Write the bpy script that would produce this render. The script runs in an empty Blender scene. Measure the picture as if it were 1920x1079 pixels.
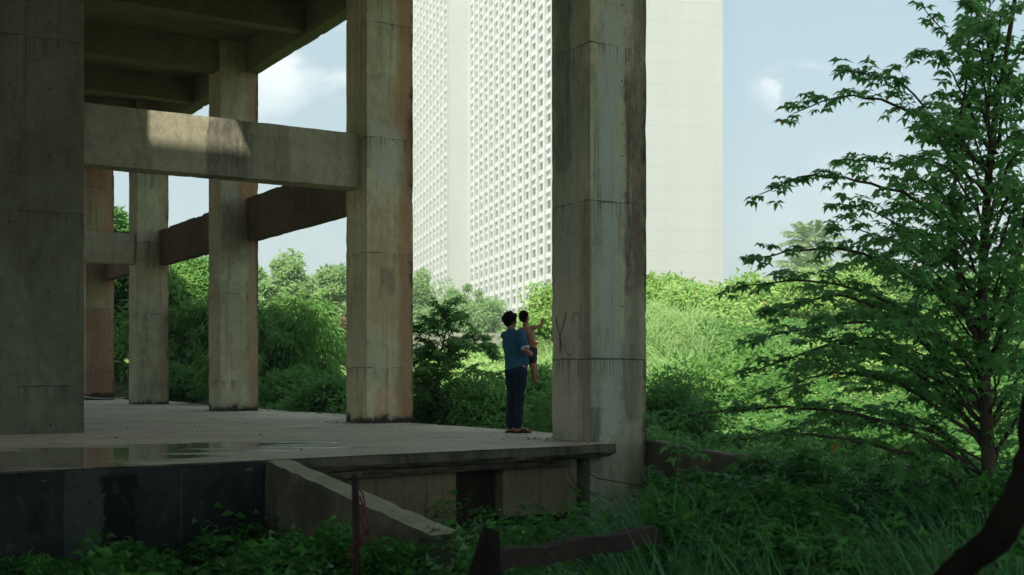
import bpy, bmesh, math, random
import numpy as np
from mathutils import Vector, Matrix, noise as mn
random.seed(7); RNG = np.random.default_rng(7)
S = bpy.context.scene; COL = S.collection
F = 2262.0; CY = 701.5; H = 0.828; TH = 0.5537
CT, ST = math.cos(TH), math.sin(TH)
P0, A_, B_ = 8.512, 0.862, 0.845
Q5, Q4, Q3, Q2, Q1 = 11.961, 18.368, 25.97, 33.03, 39.12
def W(p, q, z=0.0): return Vector((p*CT - q*ST, p*ST + q*CT, z))
def at(px, py, D): return Vector(((px-960)/F*D, D, H + (CY-py)/F*D))
def sm(a, b, x):
    t = np.clip((np.asarray(x, float)-a)/(b-a), 0, 1); return t*t*(3-2*t)

# ------------------------------------------------------------------ object helpers
def tag(o, label=None, cat=None, group=None, kind=None):
    if label: o['label'] = label
    if cat: o['category'] = cat
    if group: o['group'] = group
    if kind: o['kind'] = kind
    return o
def empty(name, loc, rz=0.0, label=None, cat=None, group=None):
    o = bpy.data.objects.new(name, None); COL.objects.link(o)
    o.location = loc; o.rotation_euler = (0, 0, rz); o.empty_display_size = .2
    return tag(o, label, cat, group)
def obj(name, me, mat, parent=None, loc=(0, 0, 0), smooth=False):
    if mat is not None and not len(me.materials): me.materials.append(mat)
    o = bpy.data.objects.new(name, me); COL.objects.link(o); o.location = loc
    if parent: o.parent = parent
    if smooth:
        me.polygons.foreach_set('use_smooth', [True]*len(me.polygons))
    return o
def pydata(V, Fc):
    me = bpy.data.meshes.new('m'); me.from_pydata([tuple(v) for v in V], [], Fc); me.update(); return me
def tris(V, T):
    me = bpy.data.meshes.new('m'); V = np.asarray(V, np.float32); T = np.asarray(T, np.int32)
    me.vertices.add(len(V)); me.vertices.foreach_set('co', V.ravel())
    me.loops.add(T.size); me.loops.foreach_set('vertex_index', T.ravel())
    me.polygons.add(len(T)); me.polygons.foreach_set('loop_start', np.arange(0, T.size, T.shape[1], dtype=np.int32))
    me.update(calc_edges=True); return me
class MB:
    def __init__(s): s.v = []; s.f = []
    def add(s, V, Fc):
        n = len(s.v); s.v += [tuple(v) for v in V]; s.f += [tuple(i+n for i in f) for f in Fc]
    def box(s, a, b):
        x0, y0, z0 = a; x1, y1, z1 = b
        s.add([(x0,y0,z0),(x1,y0,z0),(x1,y1,z0),(x0,y1,z0),(x0,y0,z1),(x1,y0,z1),(x1,y1,z1),(x0,y1,z1)],
              [(0,3,2,1),(4,5,6,7),(0,1,5,4),(1,2,6,5),(2,3,7,6),(3,0,4,7)])
    def tube(s, pts, rad, n=7, cap=True):
        pts = [Vector(p) for p in pts]; k = len(pts); base = len(s.v); up = Vector((0, 0, 1)); prev = None
        for i, p in enumerate(pts):
            t = (pts[min(i+1, k-1)] - pts[max(i-1, 0)])
            if t.length < 1e-9: t = up.copy()
            t.normalize()
            if prev is None:
                a = t.cross(up if abs(t.z) < .9 else Vector((1, 0, 0))).normalized()
            else: a = (prev - t*prev.dot(t)); a = a.normalized() if a.length > 1e-6 else t.orthogonal().normalized()
            prev = a; b = t.cross(a)
            r = rad[i] if hasattr(rad, '__len__') else rad
            for j in range(n):
                an = 2*math.pi*j/n; s.v.append(tuple(p + a*math.cos(an)*r + b*math.sin(an)*r))
        for i in range(k-1):
            for j in range(n):
                j2 = (j+1) % n
                s.f.append((base+i*n+j, base+i*n+j2, base+(i+1)*n+j2, base+(i+1)*n+j))
        if cap:
            s.f.append(tuple(base+j for j in range(n))[::-1]); s.f.append(tuple(base+(k-1)*n+j for j in range(n)))
    def ell(s, c, r, rot=None, nu=14, nv=9):
        V = []; c = Vector(c)
        for i in range(nv+1):
            a = math.pi*i/nv
            for j in range(nu):
                b = 2*math.pi*j/nu
                v = Vector((r[0]*math.sin(a)*math.cos(b), r[1]*math.sin(a)*math.sin(b), r[2]*math.cos(a)))
                V.append(c + (rot @ v if rot else v))
        Fc = [(i*nu+j, (i+1)*nu+j, (i+1)*nu+(j+1) % nu, i*nu+(j+1) % nu) for i in range(nv) for j in range(nu)]
        s.add(V, Fc)
    def mesh(s, off=None):
        V = s.v if off is None else [(a-off[0], b-off[1], c-off[2]) for a, b, c in s.v]
        return pydata(V, s.f)

# ------------------------------------------------------------------ node helper
class NT:
    def __init__(s, name):
        s.mat = bpy.data.materials.new(name); s.mat.use_nodes = True; s.nt = s.mat.node_tree; s.nt.nodes.clear()
        s.out = s.n('ShaderNodeOutputMaterial')
        s.tc = s.n('ShaderNodeTexCoord')
    def n(s, t, **kw):
        nd = s.nt.nodes.new(t)
        for k, v in kw.items(): setattr(nd, k, v)
        return nd
    def put(s, sock, v):
        if isinstance(v, bpy.types.NodeSocket): s.nt.links.new(v, sock)
        elif v is not None:
            if sock.type == 'RGBA' and not isinstance(v, (int, float)): v = (*v[:3], 1)
            sock.default_value = v
    def m(s, op, a, b=None, c=None, clamp=False):
        nd = s.n('ShaderNodeMath', operation=op); nd.use_clamp = clamp
        for i, v in enumerate((a, b, c)):
            if v is not None: s.put(nd.inputs[i], v)
        return nd.outputs[0]
    def rng(s, v, a, b, c=0.0, d=1.0):
        nd = s.n('ShaderNodeMapRange', interpolation_type='SMOOTHSTEP')
        for i, x in enumerate((v, a, b, c, d)): s.put(nd.inputs[i], x)
        return nd.outputs[0]
    def mix(s, f, a, b, mode='MIX'):
        nd = s.n('ShaderNodeMix', data_type='RGBA', blend_type=mode)
        s.put(nd.inputs[0], f); s.put(nd.inputs[6], a); s.put(nd.inputs[7], b); return nd.outputs[2]
    def map(s, v, scale=(1, 1, 1), loc=(0, 0, 0)):
        nd = s.n('ShaderNodeMapping'); s.put(nd.inputs[0], v)
        nd.inputs['Location'].default_value = loc; nd.inputs['Scale'].default_value = scale; return nd.outputs[0]
    def noise(s, v, scale, detail=4.0, rough=.55, dist=0.0):
        nd = s.n('ShaderNodeTexNoise'); s.put(nd.inputs['Vector'], v)
        nd.inputs['Scale'].default_value = scale; nd.inputs['Detail'].default_value = detail
        nd.inputs['Roughness'].default_value = rough; nd.inputs['Distortion'].default_value = dist
        return nd.outputs['Fac']
    def sep(s, v):
        nd = s.n('ShaderNodeSeparateXYZ'); s.put(nd.inputs[0], v); return nd.outputs
    def bump(s, h, d=.01, st=1.0, prev=None):
        nd = s.n('ShaderNodeBump'); s.put(nd.inputs['Height'], h); nd.inputs['Distance'].default_value = d
        nd.inputs['Strength'].default_value = st
        if prev: s.put(nd.inputs['Normal'], prev)
        return nd.outputs[0]
    def pbr(s, col, rough=.8, bump=None, spec=.3, **kw):
        b = s.n('ShaderNodeBsdfPrincipled'); s.put(b.inputs['Base Color'], col); s.put(b.inputs['Roughness'], rough)
        s.put(b.inputs['Specular IOR Level'], spec)
        if bump: s.put(b.inputs['Normal'], bump)
        for k, v in kw.items(): s.put(b.inputs[k], v)
        s.nt.links.new(b.outputs[0], s.out.inputs[0]); return s.mat

def concrete(name, base=(.34, .31, .26), alt=(.22, .23, .19), dark=(.05, .048, .04), seed=0.0, seam=1.85, seam0=.0,
             rust=0.0, ochre=0.0, right=None, foot=0.0, streak=.5, green=0.0, patchscale=.7, tie=True, red=0.0, left_black=0.0, blots=()):
    base = (base[0]*1.12, base[1]*1.12, base[2]*.92); alt = (alt[0]*1.1, alt[1]*1.1, alt[2]*.9)
    t = NT(name); oc = t.tc.outputs['Object']; x, y, z = t.sep(oc)
    ov = t.map(oc, loc=(seed*3.1, seed*1.7, seed*5.3))
    big = t.noise(ov, patchscale, 5, .6)
    mid = t.noise(ov, 3.2, 6, .65, .3)
    fine = t.noise(ov, 38, 5, .7)
    stv = t.map(oc, (9, 9, .22), (seed*7, seed, seed)); st = t.noise(stv, 1.6, 5, .6)
    stv2 = t.map(oc, (22, 22, .5), (seed*2, seed*4, 0)); st2 = t.noise(stv2, 1.2, 4, .6)
    c = t.mix(t.rng(big, .38, .62), base, alt)
    c = t.mix(t.m('MULTIPLY', t.rng(t.noise(t.map(oc, (1, 1, .45), (seed*5, 1, seed)), 1.5, 7, .72, .8), .52, .66), .55), c, tuple(v*.5 for v in alt))
    c = t.mix(t.m('MULTIPLY', t.rng(t.noise(t.map(oc, (1, 1, .6), (seed*8, 3, seed)), 1.9, 6, .65, .5), .56, .70), .5), c, tuple(min(1, v*1.45) for v in base))
    if ochre:
        rm = t.m('MULTIPLY', t.rng(t.noise(ov, 1.1, 5, .6, .4), .42, .62), t.rng(st, .35, .6))
        c = t.mix(t.m('MULTIPLY', rm, ochre), c, (.36, .22, .09))
    if red:
        c = t.mix(t.m('MULTIPLY', t.rng(t.noise(ov, .9, 4), .3, .6), red), c, (.27, .11, .065))
    if green:
        g = t.m('MULTIPLY', t.rng(t.noise(t.map(oc, (3, 3, .25), (seed*9, 0, 2)), 1.1, 5, .6), .40, .58), green)
        c = t.mix(g, c, (.27, .35, .29))
    c = t.mix(t.m('MULTIPLY', t.rng(mid, .35, .75), .35), c, tuple(v*.5 for v in base))
    c = t.mix(t.m('MULTIPLY', t.rng(st, .53, .72), streak), c, dark)
    c = t.mix(t.m('MULTIPLY', t.m('MULTIPLY', t.rng(st2, .55, .7), t.rng(mid, .45, .6)), streak), c, dark)
    c = t.mix(t.m('MULTIPLY', t.rng(t.m('ABSOLUTE', t.m('SUBTRACT', fine, .5)), .02, .3), .5), c, tuple(v*1.25 for v in base))
    mot = t.noise(t.map(oc, (1, 1, .7), (seed*4, 5, 1)), 11, 7, .78, .4)
    c = t.mix(t.m('MULTIPLY', t.rng(mot, .54, .66), .5), c, tuple(v*.38 for v in base))
    c = t.mix(t.m('MULTIPLY', t.rng(mot, .46, .34), .35), c, tuple(min(1, v*1.4) for v in base))
    if blots:
        wx = t.m('MULTIPLY', t.m('SUBTRACT', t.noise(t.map(oc, (1, 1, .4), (seed, 9, 4)), 3.0, 9, .78), .5), .42); wz = t.m('MULTIPLY', t.m('SUBTRACT', t.noise(oc, 2.1, 5, .65), .5), 1.6)
        for (bx0, bx1, by0, by1, bz0, bz1, bc, bf) in blots:
            def win(v, a, b, sft): return t.m('MULTIPLY', t.rng(v, a-sft*.6, a+sft*.6), t.rng(v, b+sft*.6, b-sft*.6))
            k = t.m('MULTIPLY', t.m('MULTIPLY', win(t.m('ADD', x, wx), bx0, bx1, .05) if bx1 > -.4 else t.rng(x, -.40, -.42), win(t.m('ADD', y, wx), by0, by1, .06) if by1 > -.3 else t.rng(y, -.39, -.41)), win(t.m('ADD', z, wz), bz0, bz1, .22))
            k = t.m('MULTIPLY', k, t.rng(t.noise(t.map(oc, (5, 5, .5), (seed*3, 2, 1)), 1.6, 6, .7), .25, .52))
            c = t.mix(t.m('MULTIPLY', t.m('MULTIPLY', k, bf), t.rng(t.noise(t.map(oc, (1, 1, .45), (seed, 2, 7)), 6.5, 8, .75), .30, .62, .45, 1.0)), c, bc)
    hgt = t.m('ADD', t.m('MULTIPLY', mid, .35), t.m('MULTIPLY', fine, .3))
    if right is not None:      # stain that follows the right-hand arris
        edge = t.m('ADD', x, t.m('MULTIPLY', t.m('SUBTRACT', t.noise(t.map(oc, (1, 1, .6), (seed, 0, 0)), 2.2, 6, .7, .5), .5), .5))
        if rust: c = t.mix(t.m('MULTIPLY', t.rng(edge, right-.36, right-.16), rust*.7), c, (.30, .15, .07))
        c = t.mix(t.rng(edge, right-.07, right+.05), c, (.035, .022, .018))
    if left_black:
        edge = t.m('ADD', t.m('ADD', y, t.m('MULTIPLY', z, .14)), t.m('MULTIPLY', t.m('SUBTRACT', t.noise(oc, 3.0, 6, .7), .5), .4))
        c = t.mix(t.m('MULTIPLY', t.rng(edge, left_black-.06, left_black+.02), t.rng(z, 1.6, .6)), c, (.03, .028, .024))
    if foot:
        zz = t.m('ADD', z, t.m('MULTIPLY', t.m('SUBTRACT', t.noise(oc, 4.5, 6, .7, .6), .5), .5))
        c = t.mix(t.rng(zz, foot+.07, foot-.06), c, (.03, .028, .022))
    if seam:
        k = t.m('ADD', t.m('ADD', z, seam0), t.m('MULTIPLY', t.noise(oc, 2.5, 5, .7), .07))
        fr = t.m('ABSOLUTE', t.m('SUBTRACT', t.m('FRACT', t.m('DIVIDE', k, seam)), .5))
        ln = t.m('MULTIPLY', t.rng(fr, t.m('MULTIPLY', t.rng(mid, .35, .65), .016/seam), .0, 0, 1), t.rng(t.noise(oc, 1.6, 3), .38, .5))
        drip = t.m('MULTIPLY', t.rng(t.m('SUBTRACT', t.m('FRACT', t.m('DIVIDE', k, seam)), .5), -.16, 0), t.m('LESS_THAN', t.m('FRACT', t.m('DIVIDE', k, seam)), .5)); c = t.mix(t.m('MULTIPLY', t.m('MULTIPLY', drip, t.rng(st2, .5, .62)), .55), c, dark)
        c = t.mix(ln, c, dark); hgt = t.m('SUBTRACT', hgt, t.m('MULTIPLY', ln, .8))
    if tie:                    # formwork tie holes on a regular grid
        def cell(v, per, off):
            return t.m('MULTIPLY', t.m('SUBTRACT', t.m('FRACT', t.m('ADD', t.m('DIVIDE', v, per), off)), .5), per)
        a = cell(t.m('ADD', x, t.m('MULTIPLY', y, 1.0)), .52, .21); b = cell(z, .93, .37)
        d = t.m('SQRT', t.m('ADD', t.m('MULTIPLY', a, a), t.m('MULTIPLY', b, b)))
        dot = t.m('MULTIPLY', t.rng(d, .015, .007), t.rng(t.noise(t.map(oc, (1, 1, 1), (seed, seed*2, 0)), 1.7, 2), .47, .52))
        c = t.mix(dot, c, (.02, .018, .015)); hgt = t.m('SUBTRACT', hgt, dot)
    spk = t.noise(ov, 95, 3, .7); c = t.mix(t.m('MULTIPLY', t.rng(spk, .56, .68), .45), c, tuple(v*.35 for v in base)); c = t.mix(t.m('MULTIPLY', t.rng(spk, .42, .32), .25), c, tuple(min(1, v*1.5) for v in base))
    hole = t.n('ShaderNodeTexVoronoi'); t.put(hole.inputs['Vector'], ov); hole.inputs['Scale'].default_value = 17
    pit = t.rng(hole.outputs['Distance'], .12, .05)
    pit = t.m('MULTIPLY', pit, t.rng(mid, .48, .6))
    c = t.mix(pit, c, (.04, .036, .03)); hgt = t.m('SUBTRACT', hgt, pit)
    return t.pbr(c, .88, t.bump(hgt, .012, .8), .2)

def plain(name, base, var=.35, scale=4.0, rough=.8, spec=.3, stretch=(1, 1, 1), bump=.004, **kw):
    t = NT(name); oc = t.map(t.tc.outputs['Object'], stretch); n1 = t.noise(oc, scale, 6, .65); n2 = t.noise(oc, scale*7, 4, .6)
    c = t.mix(t.m('MULTIPLY', t.rng(n1, .3, .7), 1.0), base, tuple(v*(1-var) for v in base))
    c = t.mix(t.m('MULTIPLY', n2, .3), c, tuple(v*.6 for v in base))
    return t.pbr(c, rough, t.bump(t.m('ADD', n1, n2), bump, .7), spec, **kw)

def leafmat(name, a, b, c=None, cf=.03, trans=.38, rough=.5, spec=.3):
    t = NT(name); g = t.n('ShaderNodeNewGeometry'); r = g.outputs['Random Per Island']
    patch = t.noise(t.tc.outputs['Object'], .55, 3)
    col = t.mix(t.m('ADD', t.m('MULTIPLY', r, .7), t.m('MULTIPLY', t.rng(patch, .35, .65), .3), clamp=True), a, b)
    if c: col = t.mix(t.m('LESS_THAN', t.m('FRACT', t.m('MULTIPLY', r, 57.31)), cf), col, c)
    bs = t.n('ShaderNodeBsdfPrincipled'); t.put(bs.inputs['Base Color'], col); bs.inputs['Roughness'].default_value = rough
    bs.inputs['Specular IOR Level'].default_value = spec
    tr = t.n('ShaderNodeBsdfTranslucent'); t.put(tr.inputs[0], t.mix(.5, col, tuple(min(1, v*2.0) for v in b)))
    mx = t.n('ShaderNodeMixShader'); mx.inputs[0].default_value = trans
    t.nt.links.new(bs.outputs[0], mx.inputs[1]); t.nt.links.new(tr.outputs[0], mx.inputs[2]); t.nt.links.new(mx.outputs[0], t.out.inputs[0])
    return t.mat

# ------------------------------------------------------------------ leaves, blades, trees
def norm(v): return v/np.maximum(np.linalg.norm(v, axis=-1, keepdims=True), 1e-9)
def leaves(C, D, N, L, Wd, droop=.25, fold=.25, near=False):
    C = np.asarray(C, float); D = norm(np.asarray(D, float)); N = np.asarray(N, float)
    n = len(C); Sd = norm(np.cross(D, N)); N = np.cross(Sd, D)
    L = np.broadcast_to(np.asarray(L, float), (n,))[:, None]; Wd = np.broadcast_to(np.asarray(Wd, float), (n,))[:, None]
    tip = C + D*L - N*L*droop; mid = C + D*L*.42
    l = mid + Sd*Wd*.5 + N*Wd*fold; r = mid - Sd*Wd*.5 + N*Wd*fold
    if near:
        V = np.stack([C, l, tip, r, mid - N*L*droop*.12], 1); k = 5
        T = np.array([[0, 1, 4], [1, 2, 4], [2, 3, 4], [3, 0, 4]])
    else:
        V = np.stack([C, l, tip, r], 1); k = 4; T = np.array([[0, 1, 2], [0, 2, 3]])
    return V.reshape(-1, 3), (T[None] + (np.arange(n)*k)[:, None, None]).reshape(-1, 3)
def blades(C, D, L, Wd, bend=.6, seg=4, rng=RNG):
    n = len(C); C = np.asarray(C, float); D = norm(np.asarray(D, float)); hd = D.copy(); hd[:, 2] = 0
    hd = norm(hd + rng.normal(0, .05, hd.shape)*[1, 1, 0]); side = np.stack([-hd[:, 1], hd[:, 0], np.zeros(n)], 1)
    L = np.broadcast_to(L, (n,))[:, None]; Wd = np.broadcast_to(Wd, (n,))[:, None]; bend = np.broadcast_to(bend, (n,))[:, None]
    rows = []
    for i in range(seg+1):
        s = i/seg; c = C + D*L*s + hd*L*bend*s*s*.6 - np.array([0, 0, 1])*L*bend*(s**2.4)*.75
        w = Wd*.5*(1-s**1.6)*(.55+.9*s*(1-s)*2) + .0008
        rows += [c - side*w, c + side*w]
    V = np.stack(rows, 1); k = V.shape[1]
    T = []
    for i in range(seg): a = 2*i; T += [[a, a+1, a+3], [a, a+3, a+2]]
    T = np.array(T); return V.reshape(-1, 3), (T[None] + (np.arange(n)*k)[:, None, None]).reshape(-1, 3)
def join(parts):
    V = []; T = []; o = 0
    for v, t in parts: V.append(v); T.append(t+o); o += len(v)
    return np.concatenate(V), np.concatenate(T)
def rdir(n, rng=RNG): return norm(rng.normal(size=(n, 3)))

def ground(x, y):
    x = np.asarray(x, float); y = np.asarray(y, float)
    z = -1.02 + .45*sm(13, 20, y) + 2.7*np.clip((y-22)/55, 0, 1) - .6*sm(80, 240, y)
    z = z + 2.15*sm(21, 34, y)*sm(-1.0, 4.0, x - .0*y)*sm(130, 60, y)
    z = z + .10*np.sin(x*.9+1.3)*np.cos(y*.7) + .06*np.sin(x*2.3+y*1.1) + .22*np.sin(x*.31+2)*np.sin(y*.23)*sm(18, 30, y)
    z = z + .22*sm(2.0, 4.5, x)*sm(13.5, 9, y)
    return z
def pq(x, y): return x*CT + y*ST, -x*ST + y*CT
def on_slab(x, y, m=0.0):
    p, q = pq(x, y); fr = (y - (10.2 + .75*(x+4.33)))        # >0 behind the front edge
    return (fr > -m) & (p < 9.55+.02*np.maximum(q-12, 0)+m) & (x < 1.45+m)

BARK = plain('bark', (.09, .065, .045), .5, 6, .9, .2, (1, 1, .3), .02)
BARK_PALE = plain('pale_bark', (.24, .20, .15), .4, 6, .9, .2, (1, 1, .3), .02)
def tree(name, label, base, top, rx, mat, n=9000, L=.16, Wd=.07, droop=.3, seed=1, cat='tree', group=None, bottom=.25, clumps=60,
         bark=BARK, squash=1.0, hang=.0, ry=None, rc=None, lean=(0, 0), near=False, trunk_r=None):
    rng = np.random.default_rng(seed); h = top - base[2]; ry = ry or rx
    root = empty(name, base, 0, label, cat, group)
    cz = h*(bottom + (1-bottom)/2); hz = h*(1-bottom)/2
    d = rdir(clumps, rng); rad = rng.uniform(.35, 1, clumps)**.6
    lump = 1 + .27*np.sin(d[:, 0]*4.1+seed) * np.cos(d[:, 2]*3.7+seed*2) + rng.normal(0, .04, clumps)
    cc = d*rad[:, None]*lump[:, None]*np.array([rx, ry, hz]) + np.array([lean[0], lean[1], cz])
    rc_ = (rc or .27*min(rx, hz))*rng.uniform(.4, 1.5, clumps)
    idx = rng.integers(0, clumps, n); off = rdir(n, rng)*(rng.uniform(0, 1, n)**.45)[:, None]*rc_[idx][:, None]*np.array([1.15, 1.15, .8])
    C = cc[idx] + off; out = norm(C - np.array([lean[0], lean[1], cz*.7]))
    Dr = norm(off/rc_[idx][:, None]*.8 + out*.4 + rng.normal(0, .55, (n, 3)) + np.array([0, 0, -hang]))
    N = norm(np.array([0, 0, 1.0]) + out*.4 + rng.normal(0, .45, (n, 3)))
    V, T = leaves(C, Dr, N, L*rng.uniform(.5, 1.5, n), Wd*rng.uniform(.6, 1.4, n), droop, .2, near)
    obj('crown', tris(V, T), mat, root)
    mb = MB(); r0 = trunk_r or h*.022
    top_c = Vector((lean[0]*.8, lean[1]*.8, cz+hz*.35)); pts = []; rr = []
    for i in range(8):
        s = i/7; w = .05*h*math.sin(s*5+seed)*s*(1-s)
        pts.append(Vector((top_c.x*s+w, top_c.y*s-w, -.25+ (top_c.z+.25)*s))); rr.append(r0*(1.25-s*.95))
    mb.tube(pts, rr, 8)
    order = rng.permutation(clumps)[:min(clumps, 26)]
    for k in order:
        e = Vector(cc[k]); s = rng.uniform(.22, .85); i = int(s*7); st = pts[i].lerp(pts[min(7, i+1)], s*7-i)
        m = st.lerp(e, .5) + Vector((0, 0, (.08 if not hang else .22)*(e-st).length))
        r1 = r0*.42*(1.1-s*.6)
        m1 = st.lerp(m, .5)+Vector(rng.normal(0, .02*h, 3)); m2 = m.lerp(e, .5)+Vector(rng.normal(0, .02*h, 3))
        mb.tube([st, m1, m, m2, e], [r1, r1*.8, r1*.6, r1*.4, r1*.15], 5)
    obj('trunk', mb.mesh(), bark, root, smooth=True)
    return root

# ------------------------------------------------------------------ materials
M = {}
M['c4'] = concrete('concrete_ochre', (.50, .455, .36), (.40, .37, .29), seed=1.3, seam=1.93, seam0=.0, rust=1, ochre=.45, right=A_/2, foot=.10, streak=.45, blots=[
    (.12, .6, -1, -.35, 5.6, 9, (.50, .30, .10), .75), (.06, .36, -1, -.35, 4.9, 5.7, (.46, .20, .09), .6), (-.36, .36, -1, -.35, 3.9, 5.0, (.44, .44, .38), .7), (-.38, .36, -1, -.35, 1.6, 3.7, (.44, .29, .13), .55),
    (-.3, .36, -1, -.35, .0, .55, (.47, .23, .16), .6), (.30, .6, -1, -.35, 3.9, 5.3, (.03, .024, .02), .9), (-.2, .1, -1, -.35, 2.2, 2.6, (.10, .09, .07), .6)])
M['c5'] = concrete('concrete_green', (.43, .40, .33), (.28, .29, .24), seed=4.2, seam=1.93, seam0=.6, rust=.35, right=A_/2, foot=.06, streak=.7, green=.55, left_black=.34, blots=[
    (-.27, .02, -1, -.35, 1.3, 6.6, (.43, .465, .40), .8), (.10, .6, -1, -.35, 3.1, 6.0, (.055, .052, .042), .9), (.22, .6, -1, -.35, 6.0, 8.2, (.08, .076, .062), .8), (-.5, -.25, -1, -.35, 1.1, 1.7, (.05, .05, .04), .8), (.12, .3, -1, -.35, 1.6, 3.2, (.13, .125, .10), .6),
    (-1, -.5, -.15, .45, 1.3, 3.3, (.44, .37, .29), .75), (-1, -.5, .0, .35, 4.6, 8.0, (.11, .17, .135), .8), (-1, -.5, -.45, -.2, 1.2, 4.2, (.20, .12, .08), .6)])
M['c3'] = concrete('concrete_pale', (.42, .39, .32), (.32, .30, .245), seed=2.1, seam=1.93, seam0=.25, rust=.8, ochre=.3, right=A_/2, foot=.10, streak=.35, blots=[(.02, .36, -1, -.35, 4.6, 5.3, (.36, .14, .05), .85), (-.4, .3, -1, -.35, 3.4, 4.6, (.16, .16, .14), .6)])
M['c2'] = concrete('concrete_streaked', (.36, .34, .27), (.28, .27, .22), seed=6.4, seam=1.93, seam0=.4, rust=.5, ochre=.2, right=A_/2, foot=.06, streak=.6)
M['c1'] = concrete('concrete_reddish', (.30, .25, .19), (.22, .17, .12), seed=8.4, seam=1.93, rust=.6, red=.8, right=A_/2, foot=.22, streak=.5)
M['pier'] = concrete('concrete_grey', (.15, .148, .125), (.105, .105, .088), seed=9.1, seam=2.4, seam0=.5, streak=.45)
M['beam'] = concrete('concrete_beam', (.36, .335, .28), (.29, .275, .23), seed=3.3, seam=0, streak=.25, tie=False, blots=[(-.28, .42, -2, 9, -.1, .98, (.06, .055, .045), .75), (.9, 1.1, -2, 9, -.1, 1.3, (.15, .14, .12), .5)])
M['sidebeam'] = concrete('concrete_stained_beam', (.12, .095, .07), (.065, .053, .042), dark=(.02, .015, .012), seed=5.7, seam=0, streak=.9, red=.18, tie=False)
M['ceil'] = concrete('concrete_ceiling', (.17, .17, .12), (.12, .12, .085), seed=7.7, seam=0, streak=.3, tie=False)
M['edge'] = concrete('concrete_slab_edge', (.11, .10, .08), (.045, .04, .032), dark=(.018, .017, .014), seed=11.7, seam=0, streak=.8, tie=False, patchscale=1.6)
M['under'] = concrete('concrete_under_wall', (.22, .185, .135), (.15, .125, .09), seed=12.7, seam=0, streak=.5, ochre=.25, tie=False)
M['brown'] = concrete('concrete_brown_stain', (.05, .032, .02), (.02, .014, .01), seed=13.7, seam=0, streak=.9, tie=False)
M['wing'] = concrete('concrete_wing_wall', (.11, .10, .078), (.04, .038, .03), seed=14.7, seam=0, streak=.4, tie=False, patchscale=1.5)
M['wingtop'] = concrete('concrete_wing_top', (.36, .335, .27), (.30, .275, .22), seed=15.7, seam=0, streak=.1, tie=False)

def black_wall_mat():
    t = NT('black_paint'); oc = t.tc.outputs['Object']; x, y, z = t.sep(oc)
    n = t.noise(t.map(oc, (1, 1, .5)), 2.4, 6, .65); st = t.noise(t.map(oc, (10, 10, .3)), 1.3, 5)
    c = t.mix(t.rng(n, .3, .7), (.008, .010, .010), (.020, .025, .025))
    c = t.mix(t.m('MULTIPLY', t.rng(st, .5, .75), .5), c, (.04, .046, .045))
    # torn black coating, a ragged vertical tongue
    xx = t.m('SUBTRACT', x, 3.63)
    pale = t.m('MULTIPLY', t.rng(t.m('SUBTRACT', x, 3.17), -.01, .02), t.rng(xx, -.05, -.12))
    c = t.mix(t.m('MULTIPLY', pale, t.rng(n, .2, .6, .4, .9)), c, (.045, .052, .046))
    e = t.m('ADD', t.m('ABSOLUTE', xx), t.m('MULTIPLY', t.m('SUBTRACT', t.noise(t.map(oc, (1, 1, .8)), 4, 8, .72, .6), .5), .42))
    c = t.mix(t.m('MULTIPLY', t.rng(e, .165, .15), t.rng(z, 1.56, 1.50)), c, (.004, .004, .004))
    ln = t.rng(t.m('ABSOLUTE', t.m('SUBTRACT', t.m('FRACT', t.m('DIVIDE', t.m('ADD', x, -2.645), 1.05)), .5)), .008, .003)
    c = t.mix(t.m('MULTIPLY', t.m('MULTIPLY', ln, .55), t.rng(n, .35, .6)), c, (.07, .075, .075))
    mo = t.noise(t.map(oc, (1, 1, .7)), 9, 8, .75); c = t.mix(t.m('MULTIPLY', t.rng(mo, .52, .66), .6), c, (.05, .052, .046)); c = t.mix(t.m('MULTIPLY', t.rng(mo, .45, .35), .7), c, (.005, .005, .006))
    return t.pbr(c, .6, t.bump(t.m('ADD', n, t.m('MULTIPLY', st, .5)), .01, .6), .15)
M['black'] = black_wall_mat()

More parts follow.
